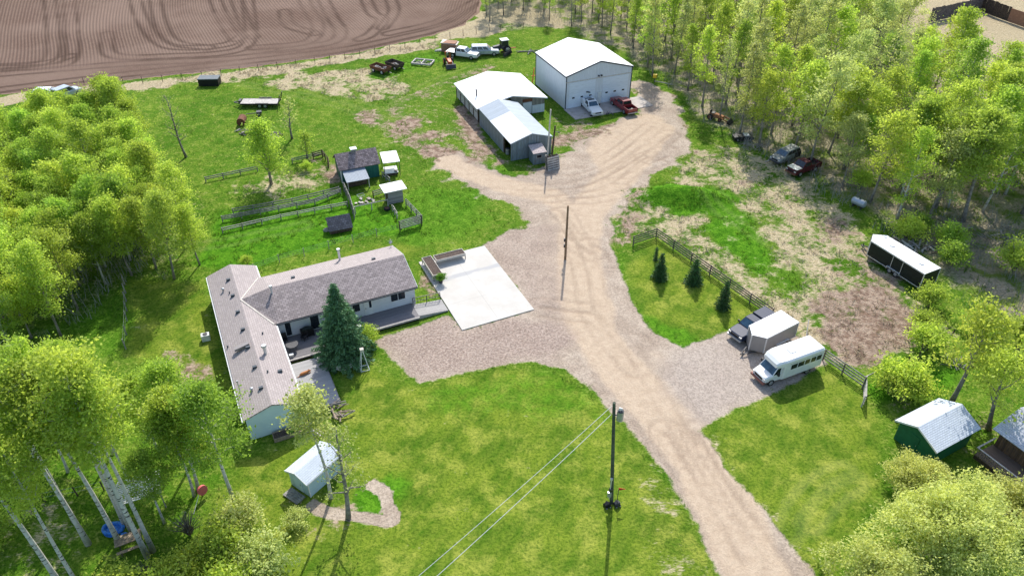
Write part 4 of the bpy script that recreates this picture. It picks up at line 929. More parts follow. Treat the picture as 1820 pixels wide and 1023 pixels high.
def raised_bed(x, y, rz, L, label):
    t = thing('raised_bed', label, 'planter', ppos(x, y, .083), R(24.9) + rz, 'raised garden beds on the concrete pad'); W = 1.15
    b = MB(); b.box(0, L, 0, W, .42, .5); b.build('bed_floor', M['wood_grey'], t)
    for q in ((0, L, 0, .05), (0, L, W - .05, W)):
        b = MB(); b.box(q[0], q[1], q[2], q[3], .502, .78); b.build('side_board', M['wood_pale'], t)
    for q in ((0, .05), (L - .05, L)):
        b = MB(); b.box(q[0], q[1], .052, W - .052, .502, .78); b.build('end_board', M['wood_pale'], t)
    b = MB(); b.box(.055, L - .055, .055, W - .055, .505, .72); b.build('soil', M['soil'], t)
    for xx in (.0, L - .08):
        for yy in (0, W - .08):
            b = MB(); b.box(xx, xx + .08, yy, yy + .08, 0, .418); b.build('leg', M['wood_grey'], t)
    return t
raised_bed(1.65, 11.95, 0, 3.6, 'raised garden bed of dark soil along the far edge of the concrete pad')
raised_bed(.25, 13.2, R(-90), 3.9, 'raised garden bed of dark soil along the house side of the concrete pad')
t = thing('storage_tote', 'bright blue tote under the side raised bed', 'tote', ppos(.75, 10.6, .083), R(24.9)); b = MB(); b.box(-.28, .22, -.35, .35, 0, .36); b.build('body', M['blue_plastic'], t); b = MB(); b.box(-.3, .24, -.37, .37, .362, .4); b.build('lid', M['blue_plastic'], t)
t = thing('potted_plant', 'potted bushy plants at the end of the side raised bed', 'plant', ppos(.9, 8.7, .083)); b = MB(); b.tube([(0, 0, 0), (0, 0, .35)], [.2, .28], 12); b.build('pot', M['steel_dark'], t)
POT = t
# ---------------------------------------------------------------- vehicles (local frame: +x is the front, origin on the ground under the centre)
def wheel(parent, x, y, r=.38, wd=.25, rim=None):
    s = 1 if y > 0 else -1
    b = MB(); b.tube([(x, y - wd / 2 * s, r), (x, y + wd / 2 * s, r)], r, 16)
    o = b.build('wheel', M['tyre'], parent)
    b = MB(); b.tube([(x, y + (wd / 2 + .002) * s, r), (x, y + (wd / 2 + .02) * s, r)], [r * .62, r * .55], 12); b.build('rim', rim or M['rim'], o)
    return o
def rsec(x, hw, z0, z1, c=.08):      # rounded rectangle section in the y-z plane
    return [(x, -hw, z0 + c), (x, -hw + c, z0), (x, hw - c, z0), (x, hw, z0 + c), (x, hw, z1 - c), (x, hw - c, z1), (x, -hw + c, z1), (x, -hw, z1 - c)]
def greenhouse(b, xb0, xb1, xt0, xt1, wb, wt, z0, z1):
    """cab: bottom rectangle to a smaller top; returns faces for the glass"""
    B = [(xb0, -wb, z0), (xb1, -wb, z0), (xb1, wb, z0), (xb0, wb, z0)]; T = [(xt0, -wt, z1), (xt1, -wt, z1), (xt1, wt, z1), (xt0, wt, z1)]
    b.hexa(B + T)
    return dict(right=[B[0], B[1], T[1], T[0]], front=[B[1], B[2], T[2], T[1]], left=[B[2], B[3], T[3], T[2]], back=[B[3], B[0], T[0], T[3]])
def glass(parent, q, spans, v0=.12, v1=.88, name='window', mat=None):
    for (u0, u1) in spans:
        panel(q, u0, u1, v0, v1, .012, .03).build(name, mat or M['glass'], parent)
def place(name, label, cat, pf, pr, cx=0.0, group=None, z=0.0):
    """pf, pr: photo pixels of the ground contact under the front and rear of the vehicle's axis"""
    a = Vector(G(*pf)); b = Vector(G(*pr)); c = (a + b) / 2; d = a - b
    return thing(name, label, cat, (c.x, c.y, z), math.atan2(d.y, d.x), group)
def place_at(name, label, cat, px, py, deg, group=None, z=0.0):
    x, y = G(px, py); return thing(name, label, cat, (x, y, z), R(deg), group)

def pickup(t, paint, crew=False, bed='open', L=5.6, topper=None, wreck=False, rim=None):
    h = L / 2; c0 = -.55 if not crew else -1.15      # rear of cab
    b = MB()
    b.loft([rsec(h, .78, .48, .95, .12), rsec(h - .1, .90, .40, 1.03, .12), rsec(h - .5, .95, .38, 1.08, .1), rsec(1.15, .96, .38, 1.16, .1), rsec(c0, .96, .38, 1.18, .1)])
    body = b.build('body', paint, t)
    b = MB(); g = greenhouse(b, c0, 1.25, c0 + .12, .5, .90, .72, 1.165, 1.82); cab = b.build('cab', paint, t, bevel=.05)
    if not wreck:
        glass(cab, g['front'], [(.06, .94)], .1, .9, 'windshield', M['glass_blue']); glass(cab, g['back'], [(.1, .9)], .2, .85, 'rear_window')
        sp = [(.08, .82)] if not crew else [(.06, .44), (.5, .86)]
        for sd_ in ('left', 'right'): glass(cab, g[sd_], sp if sd_ == 'right' else [(1 - v, 1 - u) for u, v in sp], .15, .85)
        for sy in (-1, 1):
            b = MB(); b.box(1.0, 1.12, sy * 1.02 - .1, sy * 1.02 + .1, 1.2, 1.42); b.build('mirror', M['black'], t)
    else:
        glass(cab, g['front'], [(.06, .94)], .1, .9, 'windshield'); 
        for sd_ in ('left', 'right'): glass(cab, g[sd_], [(.08, .85)], .15, .85)
    # bed
    if bed in ('open', 'topper', 'service'):
        b = MB(); b.box(-h, c0 - .04, -.95, .95, .62, .72); b.box(-h, c0 - .04, -.95, -.86, .722, 1.2); b.box(-h, c0 - .04, .86, .95, .722, 1.2); b.box(-h, -h + .07, -.858, .858, .722, 1.18); b.box(c0 - .11, c0 - .04, -.858, .858, .722, 1.2)
        b.box(-h + .0, c0 - .04, -.93, -.88, .42, .618); b.box(-h, c0 - .04, .88, .93, .42, .618)
        bd = b.build('bed', paint, t, bevel=.02)
        b = MB(); b.box(-h + .09, c0 - .13, -.84, .84, .724, .75); b.build('bed_liner', M['black'], bd)
    if bed == 'topper':
        b = MB(); g2 = greenhouse(b, -h + .02, c0 - .08, -h + .15, c0 - .12, .92, .78, 1.205, 1.83); tp = b.build('topper', paint, t, bevel=.05)
        for sd_ in ('left', 'right'): glass(tp, g2[sd_], [(.08, .92)], .2, .75)
        glass(tp, g2['back'], [(.08, .92)], .15, .85, 'rear_window')
    if bed == 'flat':
        b = MB(); b.box(-h - .2, c0 - .1, -1.1, 1.1, .95, 1.05); b.build('flat_deck', M['alu'], t); b = MB(); b.box(c0 - .2, c0 - .12, -1.05, 1.05, 1.052, 1.75); b.build('headache_rack', M['steel_dark'], t)
        b = MB(); b.box(-h, c0, -.4, .4, .5, .948); b.build('frame', M['black'], t)
    if bed == 'service':
        for sy in (-1, 1):
            y0, y1 = sorted((sy * .62, sy * 1.05)); b = MB(); b.box(-h, c0 - .08, y0, y1, .75, 1.55); bx = b.build('tool_box', paint, t, bevel=.02)
            for k in range(3):
                xx = -h + .1 + k * .78; b = MB(); yy = sy * 1.052; b.box(xx, xx + .66, min(yy, yy + .012 * sy), max(yy, yy + .012 * sy), .85, 1.45); b.build('box_door', M['white_paint'], bx)
    # lights, grille, bumpers
    for sy in (-1, 1):
        b = MB(); b.box(h - .09, h + .015, sy * .70 - .15, sy * .70 + .15, .78, .96); b.build('headlight', M['alu'], t)
        b = MB(); b.box(-h - .015, -h + .02, sy * .86 - .07, sy * .86 + .07, .8, 1.1); b.build('tail_light', M['red_old'], t)
    b = MB(); b.box(h - .05, h + .02, -.5, .5, .72, .95); b.build('grille', M['black'], t)
    b = MB(); b.box(h - .06, h + .12, -.9, .9, .42, .6); b.build('bumper', M['steel'] if not wreck else M['rust'], t)
    b = MB(); b.box(-h - .14, -h, -.88, .88, .45, .6); b.build('bumper', M['steel'] if not wreck else M['rust'], t)
    for xx in (h - 1.0, -h + 1.15):
        for sy in (-1, 1): wheel(t, xx, sy * .86, rim=rim)
def suv(t, paint, L=5.2, wreck=False, top=1.85):
    h = L / 2; b = MB()
    b.loft([rsec(h, .78, .45, .92, .12), rsec(h - .12, .90, .38, 1.0, .12), rsec(h - .5, .95, .35, 1.05, .1), rsec(1.1, .97, .35, 1.12, .1), rsec(-h + .1, .96, .36, 1.14, .1), rsec(-h, .9, .42, 1.1, .1)])
    b.build('body', paint, t)
    b = MB(); g = greenhouse(b, -h + .05, 1.25, -h + .3, .45, .92, .74, 1.125, top); cab = b.build('cabin', paint, t, bevel=.05)
    glass(cab, g['front'], [(.06, .94)], .1, .9, 'windshield', M['glass_blue']); glass(cab, g['back'], [(.1, .9)], .15, .85, 'rear_window')
    for sd_ in ('left', 'right'): glass(cab, g[sd_], [(.05, .32), (.36, .62), (.66, .9)] if sd_ == 'right' else [(.1, .34), (.38, .64), (.68, .95)], .15, .85)
    for sy in (-1, 1):
        b = MB(); b.box(h - .09, h + .015, sy * .70 - .15, sy * .70 + .15, .75, .92); b.build('headlight', M['alu'], t)
        b = MB(); b.box(-h - .015, -h + .02, sy * .84 - .07, sy * .84 + .07, .75, 1.05); b.build('tail_light', M['red_old'], t)
    b = MB(); b.box(h - .05, h + .02, -.5, .5, .68, .9); b.build('grille', M['black'], t)
    b = MB(); b.box(h - .06, h + .1, -.88, .88, .4, .58); b.build('bumper', M['steel_dark'], t); b = MB(); b.box(-h - .1, -h, -.86, .86, .42, .58); b.build('bumper', M['steel_dark'], t)
    if not wreck:
        for xx in (h - .95, -h + 1.05):
            for sy in (-1, 1): wheel(t, xx, sy * .86)

# dark blue pickup with canopy (parked beside the cargo trailer)
t = place('parked_pickup', 'dark blue pickup with matching bed canopy beside the tan cargo trailer', 'pickup', (1301, 607), (1368, 572))
pickup(t, M['navy_paint'], bed='topper', L=5.3)
# red pickup, white service truck in front of the shop
t = place('parked_pickup', 'dark red crew-cab pickup nosed in at the white shop door', 'pickup', (1094, 184), (1121, 204)); pickup(t, M['red_paint'], crew=True, L=5.9)
t = place('service_truck', 'white service truck with tool boxes and a small crane by the shop door', 'truck', (1064, 211), (1036, 182)); pickup(t, M['white_gloss'], bed='service', L=6.2)
b = MB(); b.tube([(-2.7, -.7, 1.5), (-2.7, -.7, 2.3)], .1, 8); b.beam((-2.7, -.7, 2.3), (-1.3, .3, 2.5), .14, .16); b.build('crane', M['steel_dark'], t)
b = MB(); b.box(-.2, .1, -.5, .5, 1.84, 1.92); b.build('light_bar', M['steel_dark'], t)
b = MB(); b.box(-1.6, -.7, -.4, .4, .8, 1.5); b.build('compressor', M['steel'], t)
t = place_at('scrap_heap', 'small heap of metal parts on the shop apron between the two trucks', 'scrap', 1083, 206, 10, z=.095)
rr = random.Random(8)
for k in range(12):
    c = Vector((rr.uniform(-.5, .5), rr.uniform(-.4, .4), .08 + .03 * k)); d = Vector((rr.uniform(-.5, .5), rr.uniform(-.5, .5), rr.uniform(-.1, .25)))
    b = MB(); b.tube([c - d * .6, c + d * .6], rr.uniform(.03, .07), 6); b.build('metal_bar', M['steel_dark'], t)
# far row
t = place('flatbed_pickup', 'white pickup with a flat deck beside the brown crate at the far fence', 'pickup', (842, 104), (806, 99)); pickup(t, M['white_gloss'], crew=True, bed='flat', L=5.9)
t = place('parked_van', 'silver-white suburban wagon with dark windows behind the white pickup', 'van', (877, 97), (846, 97.5)); suv(t, M['silver_paint'], 5.4)
# wrecks at the wood's edge
t = place('wrecked_van', 'black and silver wrecked wagon with a pale windscreen at the wood edge', 'wreck', (1375, 292), (1412, 276)); suv(t, M['silver_dull'], 4.8, True, 1.7)
b = MB(); b.box(-2.3, -.9, -.97, .97, .3, 1.155); b.build('burnt_rear', M['black'], t); b = MB(); b.tube([(2.3, -.7, .4), (2.9, -1.1, .1)], .06, 6); b.build('loose_bar', M['rail_pale'], t)
t = place('wrecked_pickup', 'red and black wrecked pickup with a pale hood at the wood edge', 'wreck', (1402, 313), (1450, 296)); pickup(t, M['red_old'], bed='open', L=5.2, wreck=True)
b = MB(); b.box(1.3, 2.5, -.85, .85, 1.162, 1.2); b.build('pale_hood', M['alu'], t)
t = place_at('wrecked_car', 'small black wreck with a pale blue panel near the far wood edge', 'wreck', 1319, 248, 5)
b = MB(); b.loft([rsec(1.5, .6, .1, .55, .1), rsec(.9, .8, .1, .75, .1), rsec(-.9, .8, .1, .8, .1), rsec(-1.4, .6, .1, .6, .1)]); b.build('body', M['black'], t); b = MB(); b.box(.1, .9, -.6, .5, .77, .86); b.build('panel', M['silver_paint'], t)
for sx in (-.9, .9):
    for sy in (-1, 1): wheel(t, sx, sy * .7, .26, .16)

# tan cargo trailer
def cargo_trailer(t, L, W, z0, H, side, roof, edge, nose=.9, axle_x=None):
    """box trailer, V nose at +x"""
    h = L / 2; w = W / 2; ax = axle_x if axle_x is not None else -.35
    b = MB(); b.prism([(-h, -w, z0), (h, -w, z0), (h + nose, 0, z0), (h, w, z0), (-h, w, z0)], (0, 0, H - .04)); body = b.build('body', side, t)
    b = MB(); b.prism([(-h - .02, -w - .02, z0 + H - .04), (h, -w - .02, z0 + H - .04), (h + nose + .02, 0, z0 + H - .04), (h, w + .02, z0 + H - .04), (-h - .02, w + .02, z0 + H - .04)], (0, 0, .05)); rf = b.build('roof', roof, t)
    e = MB()
    for x, y in ((-h, -w), (-h, w), (h, -w), (h, w), (h + nose, 0)): e.box(x - .05, x + .05, y - .05, y + .05, z0 + .0, z0 + H - .045)
    e.box(-h, h, -w - .03, -w - .004, z0, z0 + .09); e.box(-h, h, w + .004, w + .03, z0, z0 + .09); e.box(-h, h, -w - .03, -w - .004, z0 + H - .14, z0 + H - .05); e.box(-h, h, w + .004, w + .03, z0 + H - .14, z0 + H - .05)
    e.build('edge_trim', edge, t)
    for sx in (-.42, .42):
        for sy in (-1, 1): wheel(t, ax + sx, sy * (w - .02), .33, .22)
    for sy in (-1, 1):
        y0, y1 = sorted((sy * (w + .01), sy * (w + .2))); b = MB(); b.box(ax - .9, ax + .9, y0, y1, z0 + .28, z0 + .33); b.box(ax - .9, ax - .85, y0, y1, z0 + .02, z0 + .278); b.box(ax + .85, ax + .9, y0, y1, z0 + .02, z0 + .278); b.build('fender', edge, t)
    b = MB(); b.beam((h, -w * .6, z0 - .08), (h + nose + 1.1, 0, z0 - .08), .1, .1); b.beam((h, w * .6, z0 - .08), (h + nose + 1.1, 0, z0 - .08), .1, .1); b.tube([(h + nose + .8, 0, .05), (h + nose + .8, 0, z0 + .35)], .05, 6); b.build('tongue', M['steel_dark'], t)
    return body
gx, gy = 25.06, 57.21
def frame_pt(x, y, yaw, u, v): return (x + u * math.cos(yaw) - v * math.sin(yaw), y + u * math.sin(yaw) + v * math.cos(yaw))
ya = R(-57.2); c = frame_pt(gx, gy, ya, -2.31 / 2, 4.65 / 2)
t = thing('cargo_trailer', 'tan enclosed cargo trailer with white roof parked between pickup and bus', 'trailer', (c[0], c[1], 0), R(90 - 57.2 + 180))
cargo_trailer(t, 4.6, 2.31, .38, 1.95, M['tan_panel'], M['white_roof'], M['alu'], .85)
# black enclosed trailer
ya = R(27.1); c = frame_pt(45.24, 68.0, ya, 2.54 / 2, 7.48 / 2)
t = thing('enclosed_trailer', 'long black enclosed trailer with white roof and silver edges in the dry meadow', 'trailer', (c[0], c[1], 0), R(27.1 + 90))
body = cargo_trailer(t, 7.4, 2.54, .42, 1.98, M['black_gloss'], M['white_roof'], M['alu'], .9, -.1)
b = MB(); b.box(-.9, .35, 1.285, 1.30, .75, 2.15); d = b.build('side_door', M['black_gloss'], body)
b = MB(); 
for xx in (-.95, .40): b.box(xx - .03, xx + .03, 1.302, 1.325, .5, 2.2)
b.build('door_frame', M['alu'], d)
for xx in (-2.2, 1.8):
    b = MB(); b.box(xx - .2, xx + .2, -.2, .2, 2.415, 2.5); b.build('roof_vent', M['white_paint'], body)

# white shuttle bus
ya = R(-62.6); c = frame_pt(25.5, 53.22, ya, -2.33 / 2, 5.67 / 2)
A_ = Vector(G(1373, 684)); B_ = Vector(G(1436, 660.5)); dr = (A_ - B_).normalized(); nrm_ = Vector((-dr.y, dr.x)); c = (A_ + B_) / 2 - nrm_ * 0 
bus_yaw = math.atan2(dr.y, dr.x)
cc = (A_ + B_) / 2 + Vector((dr.y, -dr.x)) * 1.0
if cc.y < ((A_ + B_) / 2).y: cc = (A_ + B_) / 2 - Vector((dr.y, -dr.x)) * 1.0
t = thing('shuttle_bus', 'white shuttle bus with a row of dark side windows beside the lawn', 'bus', (cc.x, cc.y, 0), bus_yaw)
wt = M['white_gloss']
b = MB(); b.loft([rsec(1.35, 1.12, .40, 2.62, .12), rsec(1.2, 1.17, .38, 2.72, .16), rsec(-3.3, 1.17, .40, 2.72, .16), rsec(-3.5, 1.12, .45, 2.66, .14)]); body = b.build('coach_body', wt, t, bevel=.03)
b = MB(); b.loft([rsec(2.15, .92, 2.0, 2.42, .14), rsec(1.8, 1.05, 1.92, 2.66, .16), rsec(1.36, 1.12, 1.9, 2.715, .16)]); b.build('cap', wt, t)
b = MB(); b.loft([rsec(3.25, .74, .45, .98, .14), rsec(3.1, .88, .40, 1.08, .14), rsec(2.35, .97, .38, 1.22, .1), rsec(1.36, 1.0, .38, 1.28, .1)]); b.build('hood', wt, t)
b = MB(); g = greenhouse(b, 1.36, 2.45, 1.36, 1.85, .95, .86, 1.2, 1.96); cb = b.build('cab', wt, t); glass(cb, g['front'], [(.04, .96)], .06, .94, 'windshield', M['glass_blue'])
for s_ in ('left', 'right'): glass(cb, g[s_], [(.2, .92)] if s_ == 'right' else [(.08, .8)], .06, .85)
for sy in (-1, 1):
    for (xa, xb) in ((-.2, .55), (-1.05, -.3), (-1.75, -1.15), (-2.5, -1.9), (-3.2, -2.6)):
        y0, y1 = sorted((sy * 1.165, sy * 1.18)); b = MB(); b.box(xa, xb, y0, y1, 1.5, 2.08); wi = b.build('window', M['glass'], body)
        y0, y1 = sorted((sy * 1.181, sy * 1.188)); b = MB(); b.box(xa, xb, y0, y1, 1.82, 1.85); b.build('frame', M['steel_dark'], wi)
    y0, y1 = sorted((sy * 1.16, sy * 1.176)); b = MB(); b.box(-3.3, .75, y0, y1, 2.24, 2.28); b.build('rain_gutter', M['steel_dark'], body)
    b = MB(); b.box(1.9, 2.05, sy * 1.16 - .12, sy * 1.16 + .12, 1.25, 1.62); b.build('mirror', M['black'], t)
    b = MB(); b.box(3.12, 3.26, sy * .68 - .14, sy * .68 + .14, .78, .95); b.build('headlight', M['alu'], t)
    b = MB(); y0, y1 = sorted((sy * 1.1, sy * 1.175)); b.box(-.15 - 2.1, .25 - 1.4, y0, y1, .42, .5); b.build('wheel_arch', M['black'], t)
    wheel(t, 2.45, sy * .88, .37, .24); wheel(t, -1.85, sy * .98, .37, .34)
b = MB(); b.box(3.2, 3.27, -.52, .52, .68, .92); b.build('grille', M['black'], t)
b = MB(); b.box(3.15, 3.38, -.92, .92, .36, .58); b.build('bumper', plain('bumper_red', (.22, .09, .07), .6), t)
b = MB(); b.box(-.6, .1, -.35, .35, 2.722, 2.78); b.build('roof_hatch', wt, t)
b = MB(); b.box(.85, 1.0, -1.28, -1.17, 2.2, 2.36); b.build('marker_light', M['black'], t)

# flatbed equipment trailer
t = place('flatbed_trailer', 'long flat black trailer with pale deck and raised ramps on the pasture', 'trailer', (431, 187), (494, 187))
b = MB(); b.box(-3.1, 2.9, -1.05, 1.05, .62, .70); dkk = b.build('deck', M['rail_pale'], t)
b = MB(); b.box(-3.1, 2.9, -1.12, -1.053, .48, .72); b.box(-3.1, 2.9, 1.053, 1.12, .48, .72); b.box(-3.2, -3.102, -1.1, 1.1, .45, .7); b.build('side_rail', M['black'], t)
for sx in (-1.0, -.1):
    for sy in (-1, 1): wheel(t, sx - .2, sy * 1.2, .36, .22)
for sy in (-1, 1):
    b = MB(); b.box(-1.75, .35, sy * 1.24 - .14, sy * 1.24 + .14, .78, .84); b.build('fender', M['black'], t)
    b = MB(); b.hexa([(-3.3, sy * .75 - .22, .55), (-3.2, sy * .75 - .22, .55), (-3.2, sy * .75 + .22, .55), (-3.3, sy * .75 + .22, .55), (-3.75, sy * .75 - .22, 2.0), (-3.65, sy * .75 - .22, 2.0), (-3.65, sy * .75 + .22, 2.0), (-3.75, sy * .75 + .22, 2.0)]); b.build('ramp', M['black'], t)
b = MB(); b.beam((2.9, -.8, .58), (4.2, 0, .52), .12, .12); b.beam((2.9, .8, .58), (4.2, 0, .52), .12, .12); b.box(2.95, 3.3, -.5, .5, .6, .95); b.build('tongue', M['steel_dark'], t)

# rusty drum / scrap
t = place_at('rusty_tank', 'short rusty cylinder lying in the grass near the flatbed trailer', 'tank', 431, 220, 95)
b = MB(); b.tube([(-.9, 0, .62), (.9, 0, .62)], .62, 18); b.build('shell', M['rust'], t); b = MB(); b.tube([(.9, 0, .62), (.93, 0, .62)], .5, 16); b.build('end_cap', M['steel_dark'], t)
t = place_at('implement', 'small dark farm implement with a drawbar beside the rusty cylinder', 'implement', 451, 205, 15)
b = MB(); b.beam((-1.2, 0, .3), (1.0, 0, .35), .1, .1); b.box(.5, 1.3, -.35, .35, .25, .6); b.build('frame', M['steel_dark'], t)
for sy in (-1, 1): wheel(t, .8, sy * .55, .28, .14)
def heap(name, label, cat, px, py, rx, ry, n, mats, seed, rmin=.04, rmax=.1, lmin=.4, lmax=1.3, h=.5, deg=0, partname='log', group=None):
    t = place_at(name, label, cat, px, py, deg, group); rr = random.Random(seed)
    for k in range(n):
        u = rr.uniform(-1, 1); v = rr.uniform(-1, 1); a = rr.uniform(0, 3.14); hh = h * (1 - max(abs(u), abs(v))) * rr.random()
        c = Vector((u * rx, v * ry, .08 + hh)); d = Vector((math.cos(a), math.sin(a), rr.uniform(-.15, .25))) * rr.uniform(lmin, lmax) / 2
        if (c - d).z < .04: d.z = 0
        b = MB(); b.tube([c - d, c + d * .9], [rr.uniform(rmin, rmax)] * 2, 6); b.build(partname, M[mats[k % len(mats)]], t)
    return t
heap('brush_pile', 'long pile of pale cut logs and brush behind the birch clump', 'brush pile', 457, 238, .9, 3.6, 46, ['dead_wood', 'branch_grey', 'rail_pale', 'branch'], 5, .05, .14, .6, 2.0, .8, 75)
heap('branch_pile', 'pile of thin grey branches by the small black wreck', 'brush pile', 1342, 262, 1.6, 1.1, 36, ['branch_grey', 'branch', 'dead_wood'], 6, .02, .05, .8, 2.2, .8)
heap('board_pile', 'untidy pile of pale boards and bricks behind the long black trailer', 'rubble', 1625, 437, 2.6, 1.0, 40, ['wood_pale', 'stone', 'wood', 'rail_pale'], 7, .05, .12, .6, 2.0, .6, -22)
heap('twig_litter', 'scatter of grey fallen branches on the right wood edge', 'branches', 1765, 420, 3.5, 2.5, 40, ['branch_grey', 'branch'], 9, .02, .05, 1.0, 3.0, .9)
heap('stick_pile', 'low tangle of dead sticks beside the leaning tree trunk', 'branches', 1697, 642, 1.0, .8, 20, ['branch', 'branch_grey'], 10, .02, .05, .6, 1.6, .5)
heap('log_pile', 'few grey poles lying beside the tractor behind the shop', 'poles', 938, 93, 1.5, .5, 10, ['branch_grey', 'steel_dark'], 12, .05, .1, 1.5, 3.0, .3, 10)

t = place_at('fuel_tank', 'grey horizontal tank on a stand at the meadow edge', 'tank', 1524, 368, 130)
b = MB(); b.tube([(-.95, 0, .75), (-.8, 0, .75), (.8, 0, .75), (.95, 0, .75)], [.3, .48, .48, .3], 16); b.build('shell', M['silver_paint'], t); b = MB(); b.box(-.6, -.5, -.4, .4, 0, .4); b.box(.5, .6, -.4, .4, 0, .4); b.build('stand', M['steel_dark'], t)
b = MB(); b.tube([(0, 0, 1.2), (0, 0, 1.42)], .08, 8); b.build('cap', M['steel_dark'], t)
# yellow-orange machine at the wood edge
t = place_at('old_loader', 'rusty orange loader parked under the wood edge', 'loader', 1270, 212, -38); t.scale = (.75, .75, .75)
b = MB(); b.loft([rsec(1.9, .45, .5, 1.2, .1), rsec(.4, .5, .5, 1.35, .1), rsec(-1.2, .55, .5, 1.3, .1)]); b.build('body', M['orange_rust'], t)
b = MB(); b.beam((1.2, -.7, 1.0), (3.2, -.7, .5), .14, .2); b.beam((1.2, .7, 1.0), (3.2, .7, .5), .14, .2); b.build('lift_arm', M['orange_rust'], t)
b = MB(); b.hexa([(3.2, -.95, .1), (3.9, -.95, .1), (3.9, .95, .1), (3.2, .95, .1), (3.1, -.95, .8), (3.3, -.95, .8), (3.3, .95, .8), (3.1, .95, .8)]); b.build('bucket', M['black'], t)
b = MB(); b.box(-1.1, -.1, -.5, .5, 1.36, 1.45); b.box(-1.1, -1.0, -.5, .5, 1.452, 1.9); b.build('seat', M['black'], t)
for sy in (-1, 1): wheel(t, -.8, sy * .75, .62, .35, M['rust']); wheel(t, 1.4, sy * .65, .4, .22, M['rust'])
t = place_at('yellow_post_machine', 'small yellow post-mounted machine head beside the logs at the wood', 'machine', 1163, 147, -30)
b = MB(); b.box(-.3, .3, -.25, .25, .9, 1.5); b.build('head', M['yellow_paint'], t); b = MB(); b.box(-.06, .06, -.06, .06, 0, .898); b.build('post', M['steel_dark'], t); b = MB(); b.beam((0, 0, .3), (3.4, .2, .25), .14, .14); b.build('boom', M['branch_grey'], t)

# orange forklift / skid machine left of the flatbed pickup
t = place_at('orange_tractor', 'small orange and black tractor in front of the white flatbed pickup', 'tractor', 798, 116, -75)
b = MB(); b.loft([rsec(1.4, .32, .55, 1.15, .08), rsec(.2, .36, .5, 1.3, .08), rsec(-.9, .4, .5, 1.1, .08)]); b.build('hood', M['orange'], t)
b = MB(); 
for sy in (-1, 1): b.tube([(-.9, sy * .45, 1.0), (-.95, sy * .45, 2.2), (-.4, sy * .42, 2.3)], .05, 6)
b.beam((-.95, -.45, 2.2), (-.95, .45, 2.2), .06, .06); b.build('roll_bar', M['orange'], t)
b = MB(); b.box(-.8, -.3, -.25, .25, 1.12, 1.22); b.box(-.85, -.78, -.25, .25, 1.222, 1.6); b.build('seat', M['black'], t)
b = MB(); b.hexa([(1.9, -.9, .15), (2.4, -.9, .15), (2.4, .9, .15), (1.9, .9, .15), (1.8, -.9, .8), (1.95, -.9, .8), (1.95, .9, .8), (1.8, .9, .8)]); b.beam((.6, -.5, .9), (1.9, -.5, .5), .1, .12); b.beam((.6, .5, .9), (1.9, .5, .5), .1, .12); b.build('bucket', M['steel_dark'], t)
for sy in (-1, 1): wheel(t, -.55, sy * .72, .6, .34, M['orange']); wheel(t, 1.0, sy * .6, .36, .22, M['orange'])
# tractor with white cab
t = place_at('cab_tractor', 'compact tractor with white cab roof and a mower deck behind the barn', 'tractor', 894, 93, 200)
b = MB(); b.loft([rsec(2.0, .36, .6, 1.35, .08), rsec(.6, .4, .55, 1.5, .08)]); b.build('hood', M['steel_dark'], t)
b = MB(); g = greenhouse(b, -1.0, .6, -.85, .35, .7, .6, .9, 2.35); cb = b.build('cab', M['steel_dark'], t)
for s_ in ('front', 'back', 'left', 'right'): glass(cb, g[s_], [(.08, .92)], .35, .93)
b = MB(); b.box(-1.0, .5, -.72, .72, 2.355, 2.48); b.build('cab_roof', M['white_paint'], t)
for sy in (-1, 1): wheel(t, -.6, sy * .85, .72, .38); wheel(t, 1.5, sy * .7, .44, .26)
b = MB(); b.beam((-1.0, 0, .7), (-2.6, 0, .6), .12, .14); b.build('boom', M['orange'], t)
t = place_at('disc_rake', 'rusty disc implement on the ground in front of the cab tractor', 'implement', 902, 99, 60)
b = MB(); b.beam((-1.2, 0, .45), (1.2, 0, .45), .1, .1); b.beam((0, 0, .45), (0, 1.4, .5), .1, .1); b.build('frame', M['rust'], t)
for k in range(5):
    b = MB(); b.tube([(-1.0 + k * .5, 0, .42), (-.97 + k * .5, 0, .42)], .4, 14); b.build('disc', M['steel_dark'], t)
# brown crate
t = place_at('cargo_box', 'brown-sided box with pale lid lying behind the white flatbed pickup', 'box', 801, 90, -10)
b = MB(); b.box(-1.6, 1.2, -.9, .9, 0, 1.7); b.build('body', M['cardboard'], t); b = MB(); b.slab([(-1.7, -1.0, 1.72), (1.5, -1.0, 1.45), (1.5, 1.0, 1.5), (-1.7, 1.0, 1.78)], .05); b.build('lid', M['wood_pale'], t)
t = place_at('tarp_sheet', 'crumpled grey sheet on the grass beside the brown box', 'tarp', 782, 90, 20); b = MB(); b.dome((0, 0, 0), 1.1, .6, .3, 9, 3); b.build('sheet', M['silver_dull'], t)
